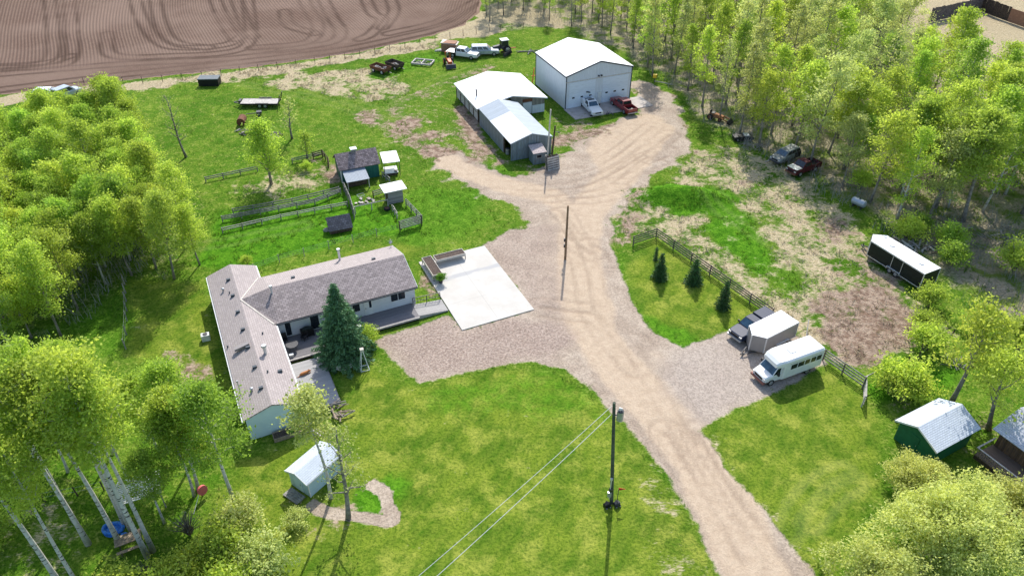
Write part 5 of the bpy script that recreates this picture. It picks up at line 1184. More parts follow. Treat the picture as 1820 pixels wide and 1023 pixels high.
# wagons
def wagon(px, py, deg, L, label, load, seed):
    t = place_at('old_wagon', label, 'wagon', px, py, deg); h = L / 2
    b = MB(); b.box(-h, h, -.8, .8, .5, .58); bx = b.build('floor', M['wood_dark'], t)
    for (a0, a1, b0, b1) in ((-h, h, -.84, -.8), (-h, h, .8, .84), (-h - .04, -h, -.84, .84), (h, h + .04, -.84, .84)):
        b = MB(); b.hexa([(a0, b0, .5), (a1, b0, .5), (a1, b1, .5), (a0, b1, .5)] + [(a0 * 1.06, b0 * 1.15, 1.15), (a1 * 1.06, b0 * 1.15, 1.15), (a1 * 1.06, b1 * 1.15, 1.15), (a0 * 1.06, b1 * 1.15, 1.15)]); b.build('side_board', M['rust'] if load else M['wood_dark'], t)
    for sx in (-h * .6, h * .6):
        for sy in (-1, 1): wheel(t, sx, sy * .82, .36, .16, M['alu'])
    b = MB(); b.beam((h, 0, .5), (h + 1.0, 0, .35), .1, .1); b.build('tongue', M['steel_dark'], t)
    rr = random.Random(seed)
    lt = place_at('scrap_load', 'load of tangled scrap in the ' + ('larger' if load else 'smaller') + ' dark wagon', 'scrap', px, py, deg, z=.585)
    for k in range(22 if load else 10):
        c = Vector((rr.uniform(-h * .7, h * .7), rr.uniform(-.5, .5), rr.uniform(.08, .4 if load else .2))); d = Vector((rr.uniform(-.3, .3), rr.uniform(-.25, .25), rr.uniform(-.06, .12)))
        b = MB(); b.tube([c - d, c + d], rr.uniform(.05, .12), 6); b.build('scrap_piece', M[['clutter', 'wood_pale', 'rust', 'wood_pale'][k % 4]], lt)
wagon(677, 128, -35, 3.4, 'larger dark wagon heaped with scrap in the far grass', True, 3)
wagon(702, 121, -38, 2.9, 'smaller black wagon with a pale log in the far grass', False, 4)
t = place_at('timber_frame', 'pale timber frame full of junk lying in the far grass', 'frame', 752, 113, -14)
for (p, q) in (((-1.8, -1.2, .3), (1.8, -1.2, .3)), ((-1.8, 1.2, .3), (1.8, 1.2, .3)), ((-1.8, -1.2, .3), (-1.8, 1.2, .3)), ((1.8, -1.2, .3), (1.8, 1.2, .3)), ((0, -1.2, .3), (0, 1.2, .3))):
    b = MB(); b.beam(p, q, .22, .25); b.build('timber', M['rail_pale'], t)
rr = random.Random(14)
for k in range(26):
    c = Vector((rr.uniform(-1.5, 1.5), rr.uniform(-1, 1), .12)); d = Vector((rr.uniform(-.5, .5), rr.uniform(-.4, .4), 0)); b = MB(); b.tube([c - d, c + d], .05, 5); b.build('slat', M['wood_grey' if k % 2 else 'wood_pale'], t)
# dark bin by the field
t = place_at('steel_bin', 'low black steel bin at the edge of the ploughed field', 'bin', 374, 150, 3)
b = MB(); b.box(-1.7, 1.7, -.9, .9, .05, 1.15); b.build('body', M['black'], t); b = MB(); b.box(-1.75, 1.75, -.95, .95, 1.152, 1.3); b.build('lid', plain('bin_lid', (.10, .12, .13), .6), t)
t = place_at('parked_car', 'white car glimpsed behind the left wood at the field edge', 'car', 88, 172, 5); suv(t, M['white_gloss'], 4.4, top=1.5)
t = place_at('parked_van', 'pale blue van behind the left wood at the field edge', 'van', 121, 172, 60); suv(t, M['silver_paint'], 4.6, top=1.9)
t = place_at('orange_harrow', 'orange farm implement between two vehicles behind the left wood', 'implement', 105, 172, 0); b = MB(); b.box(-.8, .8, -.5, .5, .5, .9); b.build('frame', M['orange'], t)
for sy in (-1, 1): wheel(t, 0, sy * .6, .4, .2)
t = place_at('pipe_stand', 'red pipe stand leaning on the back corner of the white shop', 'stand', 946, 147, 0); b = MB(); b.beam((0, 0, 0), (.3, .1, 2.6), .12, .12); b.build('upright', M['orange'], t); b = MB(); b.beam((-.2, 0, 1.2), (.5, .05, 1.3), .1, .1); b.build('crossbar', M['orange'], t)
t = place_at('appliance_box', 'white appliance box in the shade beside the left wing wall', 'appliance', 367, 603, 20); b = MB(); b.box(-.4, .4, -.3, .3, 0, .7); b.build('cabinet', M['white_paint'], t); b = MB(); b.tube([(0, 0, .702), (0, 0, .73)], .25, 14); b.build('fan_grille', M['steel_dark'], t)
# ---------------------------------------------------------------- fences
def fence(name, label, cat, pts_px, n_rail, height, spacing, pmat, rmat, rail_w=.13, post_w=.13, rail_t=.05, group=None, gap=.0, lean=0.02, low=.3):
    P = [Vector((*G(*p), 0)) for p in pts_px]
    t = thing(name, label, cat, tuple(P[0]), 0, group); rr = random.Random(int(P[0].x * 10) & 255)
    o0 = P[0]; posts = []
    for a, b in zip(P[:-1], P[1:]):
        n = max(1, round((b - a).length / spacing))
        for k in range(n): posts.append(a.lerp(b, k / n))
    posts.append(P[-1]); posts = [p - o0 for p in posts]; tops = []
    for p in posts:
        q = p + Vector((rr.uniform(-lean, lean), rr.uniform(-lean, lean), height * rr.uniform(.97, 1.06)))
        b = MB(); b.tube([p + Vector((0, 0, -.1)), q], post_w / 2 * 1.1, 7); b.build('post', pmat, t); tops.append(q)
    for a, b2 in zip(posts[:-1], posts[1:]):
        d = (b2 - a).normalized(); nx = Vector((-d.y, d.x, 0)) * (post_w / 2 + rail_t / 2 + .015)
        for k in range(n_rail):
            z = low + (height - .12 - low) * (k / max(1, n_rail - 1)) if n_rail > 1 else height - .1
            e = lambda: Vector((0, 0, z + rr.uniform(-.025, .025)))
            b = MB(); b.beam(a + nx + e() + d * .01, b2 + nx + e() - d * .01, rail_t, rail_w); b.build('rail', rmat, t)
    return t
def wire_fence(name, label, pts_px, height, pmat, group=None, wires=2, pw=.09):
    P = [Vector((*G(*p), 0)) for p in pts_px]; t = thing(name, label, 'fence', tuple(P[0]), 0, group); rr = random.Random(int(P[0].y * 10) & 255)
    for p in P:
        p = p - P[0]; b = MB(); b.tube([p + Vector((0, 0, -.1)), p + Vector((rr.uniform(-.05, .05), rr.uniform(-.05, .05), height))], pw / 2, 6); b.build('post', pmat, t)
    for k in range(wires):
        z = height * (.45 + .45 * k / max(1, wires - 1)); b = MB(); b.tube([p - P[0] + Vector((0, 0, z)) for p in P], .008, 4); b.build('wire', M['steel'], t)
    return t
def sub(pts, n):
    out = []
    for a, b in zip(pts[:-1], pts[1:]):
        for k in range(n): out.append((a[0] + (b[0] - a[0]) * k / n, a[1] + (b[1] - a[1]) * k / n))
    return out + [pts[-1]]
fence('plank_fence', 'dark three-rail plank fence between the spruce lawn and dry meadow', 'fence', [(1166, 423), (1370, 566)], 4, 1.35, 3.3, M['fence_dark'], M['fence_dark'])
fence('plank_fence', 'short dark rail fence wing running toward the driveway from the meadow fence corner', 'fence', [(1125, 437), (1166, 423)], 4, 1.35, 3.0, M['fence_dark'], M['fence_dark'])
fence('plank_fence', 'grey plank fence running from behind the shuttle bus to its corner', 'fence', [(1462, 640), (1532, 690)], 4, 1.4, 3.0, M['fence_dark'], M['wood_grey'])
fence('plank_fence', 'pale plank fence pointing toward the camera beside the lush weeds', 'fence', [(1532, 690), (1531, 722)], 4, 1.4, 2.2, M['rail_pale'], M['rail_pale'])
fence('single_rail', 'single pale top rail leading from the fence corner to the dry patch', 'fence', [(1533, 688), (1575, 668)], 1, 1.4, 3.0, M['rail_pale'], M['rail_pale'])
t = thing('loose_pole', 'pale pole leaning on the fence behind the tan trailer', 'pole', (*G(1433, 597), 0)); b = MB(); b.tube([(0, 0, .05), (.55, 1.6, .9)], .05, 6); b.build('shaft', M['rail_pale'], t)
for a_, b_, lb in (((366, 323), (458, 304), 'low grey rail fence at the left end of the upper pen'), ((520, 290), (575, 277), 'low grey rail fence at the coop end of the upper pen')):
    fence('pen_fence', lb, 'fence', [a_, b_], 2, .75, 2.4, M['wood_grey'], M['wood_grey'], low=.35)
fence('pen_fence', 'weathered two-rail fence along the middle of the long pens', 'fence', [(396, 394), (560, 363), (606, 345)], 3, .85, 2.4, M['wood_grey'], M['wood_grey'], low=.3)
fence('pen_fence', 'second weathered rail line close behind the middle pen fence', 'fence', [(415, 380), (520, 362), (603, 341)], 2, .8, 2.4, M['wood_grey'], M['wood_grey'], low=.35)
fence('pen_fence', 'pale weathered rail fence above the lush grass pen', 'fence', [(396, 414), (500, 390), (618, 367)], 2, .75, 2.4, M['wood_grey'], M['rail_pale'], low=.35)
fence('pen_fence', 'tall grey board fence joining the coop lean-to and the grass pen', 'fence', [(612, 340), (622, 362), (630, 388)], 5, 1.35, 1.2, M['wood_grey'], M['wood_grey'])
fence('pen_fence', 'pale rail in front of the littered coop yard', 'fence', [(632, 379), (690, 366)], 1, 1.0, 2.2, M['rail_pale'], M['rail_pale'])
fence('pen_fence', 'grey rails between the coop lean-to and the plywood shelter', 'fence', [(664, 352), (686, 344)], 3, 1.0, 1.3, M['wood_dark'], M['wood_grey'])
fence('pen_fence', 'low rails running under the white canopy', 'fence', [(680, 315), (693, 326)], 2, .9, 1.4, M['wood_grey'], M['rail_pale'])
fence('pen_fence', 'grey rails from the plywood shelter down to the pen corner', 'fence', [(722, 366), (750, 396)], 3, 1.1, 1.8, M['wood_grey'], M['wood_grey'])
fence('pen_fence', 'pale short rails left of the pen corner panel', 'fence', [(698, 375), (706, 388)], 2, .9, 1.2, M['rail_pale'], M['rail_pale'])
fence('pen_fence', 'small dark rail square at the far corner of the upper pen', 'fence', [(557, 283), (573, 278), (584, 292), (584, 298)], 3, 1.1, 1.5, M['wood_dark'], M['wood_dark'])
t = fence('pen_gate', 'dark wood panel gate standing at the near corner of the pens', 'gate', [(711, 411), (750, 400)], 6, 1.5, 2.6, M['wood_dark'], M['wood_grey'], rail_w=.12)
wire_fence('wire_fence', 'wire fence on thin posts behind the house', [(452, 483), (497, 466), (541, 455), (585, 442), (628, 431), (670, 420), (711, 411)], 1.15, M['wood_grey'], None, 3)
wire_fence('wire_fence', 'wire fence on grey posts along the left side yard', sub([(224, 620), (226, 570), (225, 535), (222, 505)], 2), 1.3, M['wood_grey'], None, 2, .12)
wire_fence('wire_fence', 'thin wire fence along the ploughed field edge', sub([(150, 150), (254, 148), (360, 138), (460, 126), (560, 113), (640, 100), (720, 86), (800, 68), (870, 55), (930, 50)], 3), 1.2, M['wood_dark'], None, 2, .1)
wire_fence('wire_fence', 'wire fence of dark crooked posts beyond the dry patch on the right', [(1575, 668), (1612, 650), (1630, 640), (1648, 622), (1675, 612), (1690, 600)], 1.2, M['wood_dark'], None, 1, .11)
wire_fence('wire_fence', 'old fence posts in the grass among the lower left birches', [(20, 905), (80, 890), (138, 880), (185, 870)], 1.1, M['wood_dark'], None, 2, .12)
# tall windbreak of boards, top right
P = [Vector((*G(*p), 0)) for p in ((1650, 40), (1742, 20), (1790, 38), (1830, 52))]
t = thing('windbreak_fence', 'tall dark board windbreak in the dry field at the top right', 'fence', tuple(P[0]), 0)
for (a, b2, m_, nm) in ((P[0], P[1], 'grey_board_x', 'board_panel'), (P[1], P[2], 'brown_board_x', 'board_panel'), (P[2], P[3], 'cardboard', 'plywood_panel')):
    d = (b2 - a); dn = d.normalized(); L = d.length; n = Vector((-dn.y, dn.x, 0)) * .04
    q = b = MB()
    k = 0; rr = random.Random(2)
    step = .42 if nm == 'board_panel' else L
    while k < L - .05:
        e = min(L, k + step - (.03 if nm == 'board_panel' else 0)); h_ = 2.9 + (rr.uniform(-.12, .12) if nm == 'board_panel' else -.2); lx = rr.uniform(-.05, .05) if nm == 'board_panel' else 0
        p0 = a - P[0] + dn * k; p1 = a - P[0] + dn * e; sh = dn * lx
        b.hexa([p0 - n, p1 - n, p1 + n, p0 + n, p0 - n + sh + Vector((0, 0, h_)), p1 - n + sh + Vector((0, 0, h_)), p1 + n + sh + Vector((0, 0, h_)), p0 + n + sh + Vector((0, 0, h_))]); k += step
    b.build(nm, M['wood_dark' if m_ != 'cardboard' else 'cardboard'] if m_ != 'grey_board_x' else M['fence_dark'], t)

# ---------------------------------------------------------------- poles and wires
def pole(px, py, H, r, mat, label, name='utility_pole', dx=0, dy=0):
    x, y = G(px, py); t = thing(name, label, 'pole', (x, y, 0)); b = MB(); b.tube([(0, 0, -.3), (dx * .5, dy * .5, H * .5), (dx, dy, H)], [r, r * .9, r * .75], 10); b.build('shaft', mat, t); return t
pole_green = plain('pole_wood_dark', (.07, .085, .06), .9, var=.3, scale=3)
pole_tan = plain('pole_wood_tan', (.21, .14, .085), .9, var=.25, scale=3)
t = pole(1087, 893, 11.4, .155, pole_green, 'dark utility pole with a grey transformer on the front lawn', dx=-.73)
UPX, UPY = G(1087, 893)
b = MB(); b.tube([(-.2, -.1, 9.75), (-.2, -.1, 10.65)], .25, 14); tr_ = b.build('transformer', M['steel'], t); b = MB(); b.dome((-.2, -.1, 10.652), .25, .25, .1, 14, 3); b.build('lid', M['steel_dark'], tr_)
b = MB(); b.tube([(-.28, -.1, 10.7), (-.28, -.1, 11.0)], .06, 8); b.tube([(-.14, -.1, 10.7), (-.14, -.1, 10.95)], .05, 8); b.build('bushing', M['white_paint'], t)
b = MB(); b.beam((-.65, 0, 10.2), (-.2, -.1, 10.2), .08, .1); b.build('bracket', M['steel_dark'], t)
b = MB(); b.tube([(-.28, -.22, .8), (-.28, -.22, 3.1)], .04, 6); b.tube([(-.28, -.22, 3.1), (-.28, -.22, 3.3)], .1, 8); b.build('conduit', M['alu'], t)
b = MB(); b.tube([(-.24, -.12, 1.9), (-.24, -.34, 1.9)], .17, 12); b.build('meter', M['glass'], t)
b = MB(); b.box(-.45, -.15, -.3, -.1, 1.1, 1.6); b.build('meter_box', M['steel'], t)
for k, (x_, y_, m_, nm, lb) in enumerate(((-.5, -.45, 'black', 'engine_block', 'small black engine leaning left of the utility pole base'), (.5, -.3, 'steel_dark', 'push_mower', 'small dark mower on the right of the utility pole base'))):
    q = thing(nm, lb, 'engine' if k == 0 else 'mower', (UPX + x_ * .8, UPY + y_ * .8, 0), .4, None, .75); b = MB(); b.loft([rsec(-.3, .2, .12, .5, .05), rsec(0, .28, .1, .7, .06), rsec(.3, .2, .12, .5, .05)]); b.build('body', M[m_], q)
    for sy in (-1, 1): wheel(q, .22, sy * .3, .13, .08); wheel(q, -.22, sy * .3, .13, .08)
q = thing('red_sign', 'small red pennant board beside the utility pole meter', 'sign', (UPX + .45, UPY + .1, 0)); b = MB(); b.tube([(0, 0, 0), (0, 0, 1.55)], .03, 6); b.build('stake', M['steel_dark'], q); b = MB(); b.prism([(0, 0, 1.45), (.55, 0, 1.6), (0, 0, 1.75)], (0, .03, 0)); b.build('board', plain('sign_red', (.5, .03, .02), .5), q)
t = pole(1004.5, 461, 7.3, .15, pole_tan, 'bare brown wooden pole standing in the middle of the driveway')
b = MB(); b.box(-.28, -.13, -.2, .02, 2.6, 3.0); b.build('meter_box', M['steel_dark'], t); b = MB(); b.box(-.27, -.13, -.2, .02, 1.8, 2.2); b.build('switch_box', M['steel_dark'], t)
t = pole(972, 292, 8.2, .13, M['wood_pale'], 'tall pale wooden pole rising over the grey shed and pump hut', dx=.3, dy=.3)
b = MB(); b.box(-.25, -.1, -.2, .0, .9, 1.5); b.build('meter_box', M['rail_pale'], t)
t = pole(980, 283, 5.3, .15, M['wood_dark'], 'shorter dark pole beside the tall pale pole', dx=.35, dy=-.2)
b = MB(); b.beam((.1, -.2, 4.3), (.9, -.2, 4.4), .06, .06); b.dome((.9, -.2, 4.25), .15, .15, .15, 8, 3); b.build('yard_lamp', M['steel_dark'], t)
# pallet crate leaning on the poles
x_, y_ = G(985, 302); t = thing('pallet_stack', 'dark slatted pallets leaning against the poles beside the pump hut', 'pallets', (x_, y_, 0), R(28))
for j in range(3):
    for k in range(6):
        b = MB(); z0 = .05 + k * .32; yy = j * .28
        b.hexa([(-.95, yy + k * .07, z0), (.95, yy + k * .07, z0), (.95, yy + .05 + k * .07, z0), (-.95, yy + .05 + k * .07, z0), (-.95, yy + .05 + k * .07, z0 + .2), (.95, yy + .05 + k * .07, z0 + .2), (.95, yy + .1 + k * .07, z0 + .2), (-.95, yy + .1 + k * .07, z0 + .2)]); b.build('slat', M['rail_pale' if j == 0 else 'wood_dark'], t)
    for xx in (-.95, -.05, .85):
        b = MB(); b.beam((xx + .05, j * .28 + .11, .03), (xx + .05, j * .28 + .5, 1.9), .1, .1); b.build('stringer', M['wood_grey'], t)
# power lines
def wire(x0, y0, z0, px, py, z1, label, r=.022):
    a = Vector((x0, y0, z0)); g_ = GV(px, py, z1); d = (g_ - a); b2 = a + d * 1.5; b2.z = z1 + .3
    pts = []
    for k in range(13):
        u = k / 12; p = a.lerp(b2, u); p.z -= 4 * .5 * u * (1 - u) * .6; pts.append(p - a)
    t = thing('power_line', label, 'wire', tuple(a)); b = MB(); b.tube(pts, r, 5); b.build('cable', M['alu'], t)
wire(UPX - .85, UPY, 11.1, 746, 1023, 10.6, 'upper of the two wires leaving the utility pole over the lawn', .017)
wire(UPX - .85, UPY, 10.2, 778, 1023, 9.8, 'lower of the two wires leaving the utility pole over the lawn', .020)
# ---------------------------------------------------------------- yard things
x_, y_ = G(648, 655); t = thing('garden_stand', 'white pyramid-shaped metal garden stand on the lawn', 'stand', (x_, y_, 0), R(20))
for sx in (-1, 1):
    for sy in (-1, 1): b = MB(); b.tube([(sx * .4, sy * .4, 0), (sx * .07, sy * .07, 2.3)], .035, 6); b.build('leg', M['white_paint'], t)
for q in (((-.4, -.4, .08), (.4, -.4, .08)), ((.4, -.4, .08), (.4, .4, .08)), ((.4, .4, .08), (-.4, .4, .08)), ((-.4, .4, .08), (-.4, -.4, .08))): b = MB(); b.tube(q, .035, 6); b.build('base_rail', M['white_paint'], t)
b = MB(); b.box(-.18, .18, -.18, .18, 2.3, 2.6); b.build('top_box', M['wood_pale'], t)
# lower-left yard
x_, y_ = G(232, 968); t = thing('picnic_table', 'weathered brown picnic table under the tall birch clump', 'table', (x_, y_, 0), R(28))
for k in range(4): b = MB(); b.box(-.95, .95, -.36 + k * .185, -.36 + k * .185 + .17, .72, .77); b.build('top_board', M['wood'], t)
for sy in (-1, 1): b = MB(); b.box(-.95, .95, sy * .75 - .13, sy * .75 + .13, .42, .46); b.build('bench', M['wood'], t)
for sx in (-.65, .65):
    b = MB(); b.beam((sx, -.75, 0), (sx, .25, .715), .08, .08); b.beam((sx, .75, 0), (sx, -.25, .715), .08, .08); b.build('trestle', M['wood_dark'], t)
x_, y_ = G(202, 940); t = thing('paddling_pool', 'crumpled blue paddling pool behind the picnic table', 'pool', (x_, y_, 0)); b = MB()
b.tube([(.75 * math.cos(a), .5 * math.sin(a), .14 + .05 * math.sin(3 * a)) for a in [k * math.pi / 10 for k in range(21)]], .14, 8); b.build('ring', M['blue_plastic'], t); b = MB(); b.tube([(0, 0, .02), (0, 0, .05)], .75, 16); b.build('floor', M['blue_plastic'], t)
x_, y_ = G(222, 950); t = thing('blue_toy', 'small blue plastic toy between the pool and picnic table', 'toy', (x_, y_, 0)); b = MB(); b.dome((0, 0, 0), .35, .22, .25, 10, 3); b.build('shell', M['blue_plastic'], t)
x_, y_ = G(362, 880); t = thing('saucer_swing', 'tilted round pink saucer swing near the thin trees', 'swing', (x_, y_, 0), .4); b = MB(); b.tube([(0, 0, .75), (.12, -.18, .80)], [.42, .42], 18); b.build('seat', M['pink_plastic'], t)
b = MB(); b.tube([(-.1, 0, .78), (-.9, -1.6, .0)], .025, 6); b.build('pole', M['alu'], t); b = MB(); b.tube([(0, 0, .75), (0, .2, 0)], .04, 6); b.build('stand', M['steel_dark'], t)
# slatted white roof shelter behind the birches
x_, y_ = G(258, 893); t = thing('slat_shelter', 'open shelter with striped white slat roof half hidden behind the birches', 'shelter', (x_, y_, 0), R(24), None, .82)
for k in range(13): b = MB(); b.box(-2.0, 2.0, -1.5 + k * .24, -1.5 + k * .24 + .14, 2.3, 2.36); b.build('slat', M['white_paint'], t)
for sx in (-1.9, 1.8):
    b = MB(); b.box(sx, sx + .1, -1.5, 1.6, 2.18, 2.298); b.build('beam', M['wood_grey'], t)
    for sy in (-1.45, 1.4): b = MB(); b.box(sx, sx + .1, sy, sy + .1, 0, 2.178); b.build('post', M['wood_grey'], t)
t = place_at('flat_rock', 'flat pale rock in the lush grass beyond the fence corner', 'rock', 1602, 665, 20); b = MB(); b.dome((0, 0, -.1), .6, .4, .45, 7, 2); b.build('boulder', M['stone'], t)
t = place_at('litter_heap', 'scatter of pale junk in the coop yard', 'junk', 650, 358, 0); rr = random.Random(31)
for k in range(12): b = MB(); c = Vector((rr.uniform(-1.2, 1.2), rr.uniform(-.8, .8), .1)); b.obox(c, (rr.uniform(.15, .6), rr.uniform(.15, .4), rr.uniform(.08, .2)), Matrix.Rotation(rr.uniform(0, 3), 3, 'Z')); b.build('junk_piece', M[['wood_pale', 'rail_pale', 'clutter'][k % 3]], t)
t = place_at('frame_chair', 'pale metal frame chair lying in the coop yard', 'chair', 641, 350, 30); b = MB(); b.tube([(-.4, -.3, .3), (.5, -.3, .3), (.5, .3, .3), (-.4, .3, .3), (-.4, -.3, .3)], .03, 6); b.build('frame', M['alu'], t)
for sx in (-.35, .45):
    for sy in (-.28, .28): b = MB(); b.tube([(sx, sy, 0), (sx, sy, .3)], .025, 6); b.build('leg', M['alu'], t)
t = place_at('scrap_roller', 'dark round roller in the shade beside the plywood shelter', 'roller', 688, 372, 0); b = MB(); b.tube([(0, 0, .02), (0, 0, .22)], .42, 16); b.build('tread', M['tyre'], t); b = MB(); b.tube([(0, 0, .222), (0, 0, .23)], .25, 12); b.build('hub', M['rust'], t)
for px_, py_, lb in ((1432, 622, 'short dark stake in the weeds behind the tan trailer'), (1594, 385, 'charred upright stump standing at the wood edge by the tank')):
    t = place_at('wooden_stake', lb, 'stake', px_, py_, 0); b = MB(); b.tube([(0, 0, 0), (.05, 0, 1.1)], [.13, .08], 8); b.build('trunk', M['wood_dark'], t)
# ---------------------------------------------------------------- trees
def mesh_np(name, V, Fq, mat, smooth=False):
    me = bpy.data.meshes.new(name); me.vertices.add(len(V)); me.vertices.foreach_set('co', V.astype(np.float32).ravel())
    me.loops.add(Fq.size); me.loops.foreach_set('vertex_index', Fq.ravel().astype(np.int32)); me.polygons.add(len(Fq))
    me.polygons.foreach_set('loop_start', np.arange(0, Fq.size, 4, dtype=np.int32))
    if smooth: me.polygons.foreach_set('use_smooth', np.ones(len(Fq), bool))
    me.update(); me.materials.append(mat); return me
def leaf_mesh(name, C, sig, per, ls, seed, mat, flat=.55, elong=1.5):
    """many leaf-sized faces scattered round the clump centres C (n,3)"""
    rs = np.random.RandomState(seed); n = len(C) * per
    c = np.repeat(C, per, 0) + rs.normal(0, 1, (n, 3)) * sig * np.array([1, 1, flat])
    a = rs.normal(0, 1, (n, 3)); a /= np.linalg.norm(a, axis=1)[:, None]
    u = rs.normal(0, 1, (n, 3)); b = np.cross(a, u); b /= np.linalg.norm(b, axis=1)[:, None]
    s = ls * rs.uniform(.55, 1.3, n)[:, None]
    V = np.stack([c - a * s * elong / 2, c + b * s * .45, c + a * s * elong / 2, c - b * s * .45], 1).reshape(-1, 3)
    V[:, 2] = np.maximum(V[:, 2], .05)
    return mesh_np(name, V, np.arange(n * 4).reshape(-1, 4), mat)
def wood_mesh(name, mb, mat):
    me = bpy.data.meshes.new(name); me.from_pydata(mb.v, [], mb.f); me.polygons.foreach_set('use_smooth', [True] * len(me.polygons)); me.update(); me.materials.append(mat); return me
def deciduous(seed, H, cb, cr, per, ls, leaf, bark, sig=.38, nl=16, tw=4, lean=.5, rad=.16, twig_leaf=1.0, multi=1):
    """trunk mesh, crown mesh: tapered trunk, rising limbs, twigs, leaf clumps near the twig ends"""
    rr = random.Random(seed); mb = MB(); C = []
    for q in range(multi):
        off = Vector((rr.uniform(-.35, .35), rr.uniform(-.35, .35), 0)) * (0 if multi == 1 else 1.6); ln = Vector((rr.uniform(-lean, lean), rr.uniform(-lean, lean), 0)) + off * 1.2 * (multi > 1)
        hq = H * (1 if q == 0 else rr.uniform(.75, .95)); n = 8; tp = []
        w = Vector((rr.uniform(-.25, .25), rr.uniform(-.25, .25), 0))
        for i in range(n + 1):
            u = i / n; tp.append(off + ln * u + w * math.sin(u * 5.5) * .6 + Vector((0, 0, hq * .97 * u - .1)))
        mb.tube(tp, [rad * (1.25 if i == 0 else 1) * (1 - .88 * (i / n)) + .012 for i in range(n + 1)], 8)
        for k in range(nl):
            u = cb / H + (1 - cb / H) * (k + .5) / nl * .97; i = min(n - 1, int(u * n)); p0 = tp[i].lerp(tp[i + 1], u * n - i)
            f = (u - cb / H) / (1 - cb / H); prof = (math.sin(math.pi * min(1, (f * .88 + .12)) ** .8)) ** .7
            L = cr * prof * rr.uniform(.65, 1.2) + .25; a = k * 2.4 + rr.uniform(-.5, .5); up = rr.uniform(.25, .8) + f * .6
            d = Vector((math.cos(a), math.sin(a), up)).normalized(); pts = [p0]; dd = d.copy()
            for j in range(3):
                dd = (dd + Vector((rr.uniform(-.25, .25), rr.uniform(-.25, .25), rr.uniform(-.1, .3)))).normalized(); pts.append(pts[-1] + dd * L / 3)
            r0 = max(.02, rad * (1 - u) * .55 + .012); mb.tube(pts, [r0, r0 * .7, r0 * .45, .008], 5, cap=False)
            for j in range(tw):
                v = rr.uniform(.35, 1.0) * 3; ii = min(2, int(v)); q0 = pts[ii].lerp(pts[ii + 1], v - ii)
                td = Vector((rr.uniform(-1, 1), rr.uniform(-1, 1), rr.uniform(-.2, .9))).normalized(); tl = L * rr.uniform(.2, .45) + .15; q1 = q0 + td * tl
                mb.tube([q0, q0.lerp(q1, .5) + Vector((0, 0, .05)), q1], [.012, .009, .004], 3, cap=False)
                C.append(q1); C.append(q0.lerp(q1, .55))
            C.append(pts[-1]); C.append(pts[2])
        C.append(tp[-1]); C.append(tp[-2])
    C = [c for c in C if rr.random() < twig_leaf]
    tm = wood_mesh('trunk', mb, bark); cm = leaf_mesh('crown', np.array([tuple(c) for c in C]), sig, per, ls, seed + 1, leaf) if per else None
    return tm, cm
def bush(seed, H, rx, per, ls, leaf, sig=.3, n=60, stems=14, ry=None, zmin=.35):
    rr = random.Random(seed); mb = MB(); C = []; ry = ry or rx
    for k in range(stems):
        a = k * 2.4; rr_ = rr.uniform(.2, .9); e = Vector((math.cos(a) * rx * rr_, math.sin(a) * ry * rr_, H * rr.uniform(.65, 1.18) * (1 - .45 * rr_ ** 2)))
        mb.tube([(0, 0, -.05), e * .4 + Vector((0, 0, H * .1)), e], [.06, .035, .008], 5, cap=False)
        for j in range(4):
            q = e * rr.uniform(.5, 1); d = Vector((rr.uniform(-1, 1), rr.uniform(-1, 1), rr.uniform(0, 1))) * H * .16; mb.tube([q, q + d], [.012, .004], 3, cap=False); C.append(q + d)
    for k in range(n):
        a = rr.uniform(0, 6.28); s = rr.random() ** .5; lump = 1 + .26 * math.sin(3 * a + seed) + .16 * math.sin(5 * a + 2 * seed); z = (1 - s * s) ** .5
        c = Vector((math.cos(a) * rx * s * lump, math.sin(a) * ry * s * lump, 0)); c.z = H * (zmin + (1 - zmin) * z) * rr.uniform(.62, 1.08) * (1 + .24 * math.sin(1.9 * c.x + seed) * math.sin(1.7 * c.y + 2)); C.append(c)
    return wood_mesh('stem', mb, M['branch']), leaf_mesh('foliage', np.array([tuple(c) for c in C]), sig, per, ls, seed, leaf)
def conifer(seed, H, r, layers, mat, per=9, tuft=.30):
    rr = random.Random(seed); mb = MB(); mb.tube([(0, 0, -.1), (0, 0, H * .5), (0, 0, H)], [H * .02 + .03, H * .013, .015], 7); V = []; rs = np.random.RandomState(seed)
    C = []; D = []
    for i in range(layers):
        f = i / (layers - 1); z = H * (.05 + .93 * f); L = r * (1 - f) ** .85 * (1 if i % 2 else .88) + .07; nb = int(7 + 12 * (1 - f))
        for k in range(nb):
            a = 6.283 * k / nb + rr.uniform(-.25, .25) + i * .7; l = L * rr.uniform(.75, 1.12)
            tip = Vector((math.cos(a) * l, math.sin(a) * l, z - l * .22 + rr.uniform(-.05, .05) * H * .1)); b0 = Vector((0, 0, z + .02))
            mb.tube([b0, tip], [.02, .005], 3, cap=False)
            m_ = max(3, int(l / tuft * 2.2))
            for j in range(m_):
                u = (j + 1) / m_; C.append(tuple(b0.lerp(tip, u))); D.append(tuple((tip - b0).normalized()))
    C = np.array(C); D = np.array(D); n = len(C) * per
    c = np.repeat(C, per, 0) + rs.normal(0, tuft * .35, (n, 3)) * np.array([1, 1, .5]); d = np.repeat(D, per, 0) + rs.normal(0, .6, (n, 3)); d /= np.linalg.norm(d, axis=1)[:, None]
    b = np.cross(d, rs.normal(0, 1, (n, 3))); b /= np.linalg.norm(b, axis=1)[:, None]; s = tuft * rs.uniform(.6, 1.2, n)[:, None]
    V = np.stack([c - d * s * .5, c + b * s * .16, c + d * s * .6, c - b * s * .16], 1).reshape(-1, 3); V[:, 2] = np.maximum(V[:, 2], .04)
    return wood_mesh('trunk', mb, M['branch']), mesh_np('crown', V, np.arange(n * 4).reshape(-1, 4), mat)
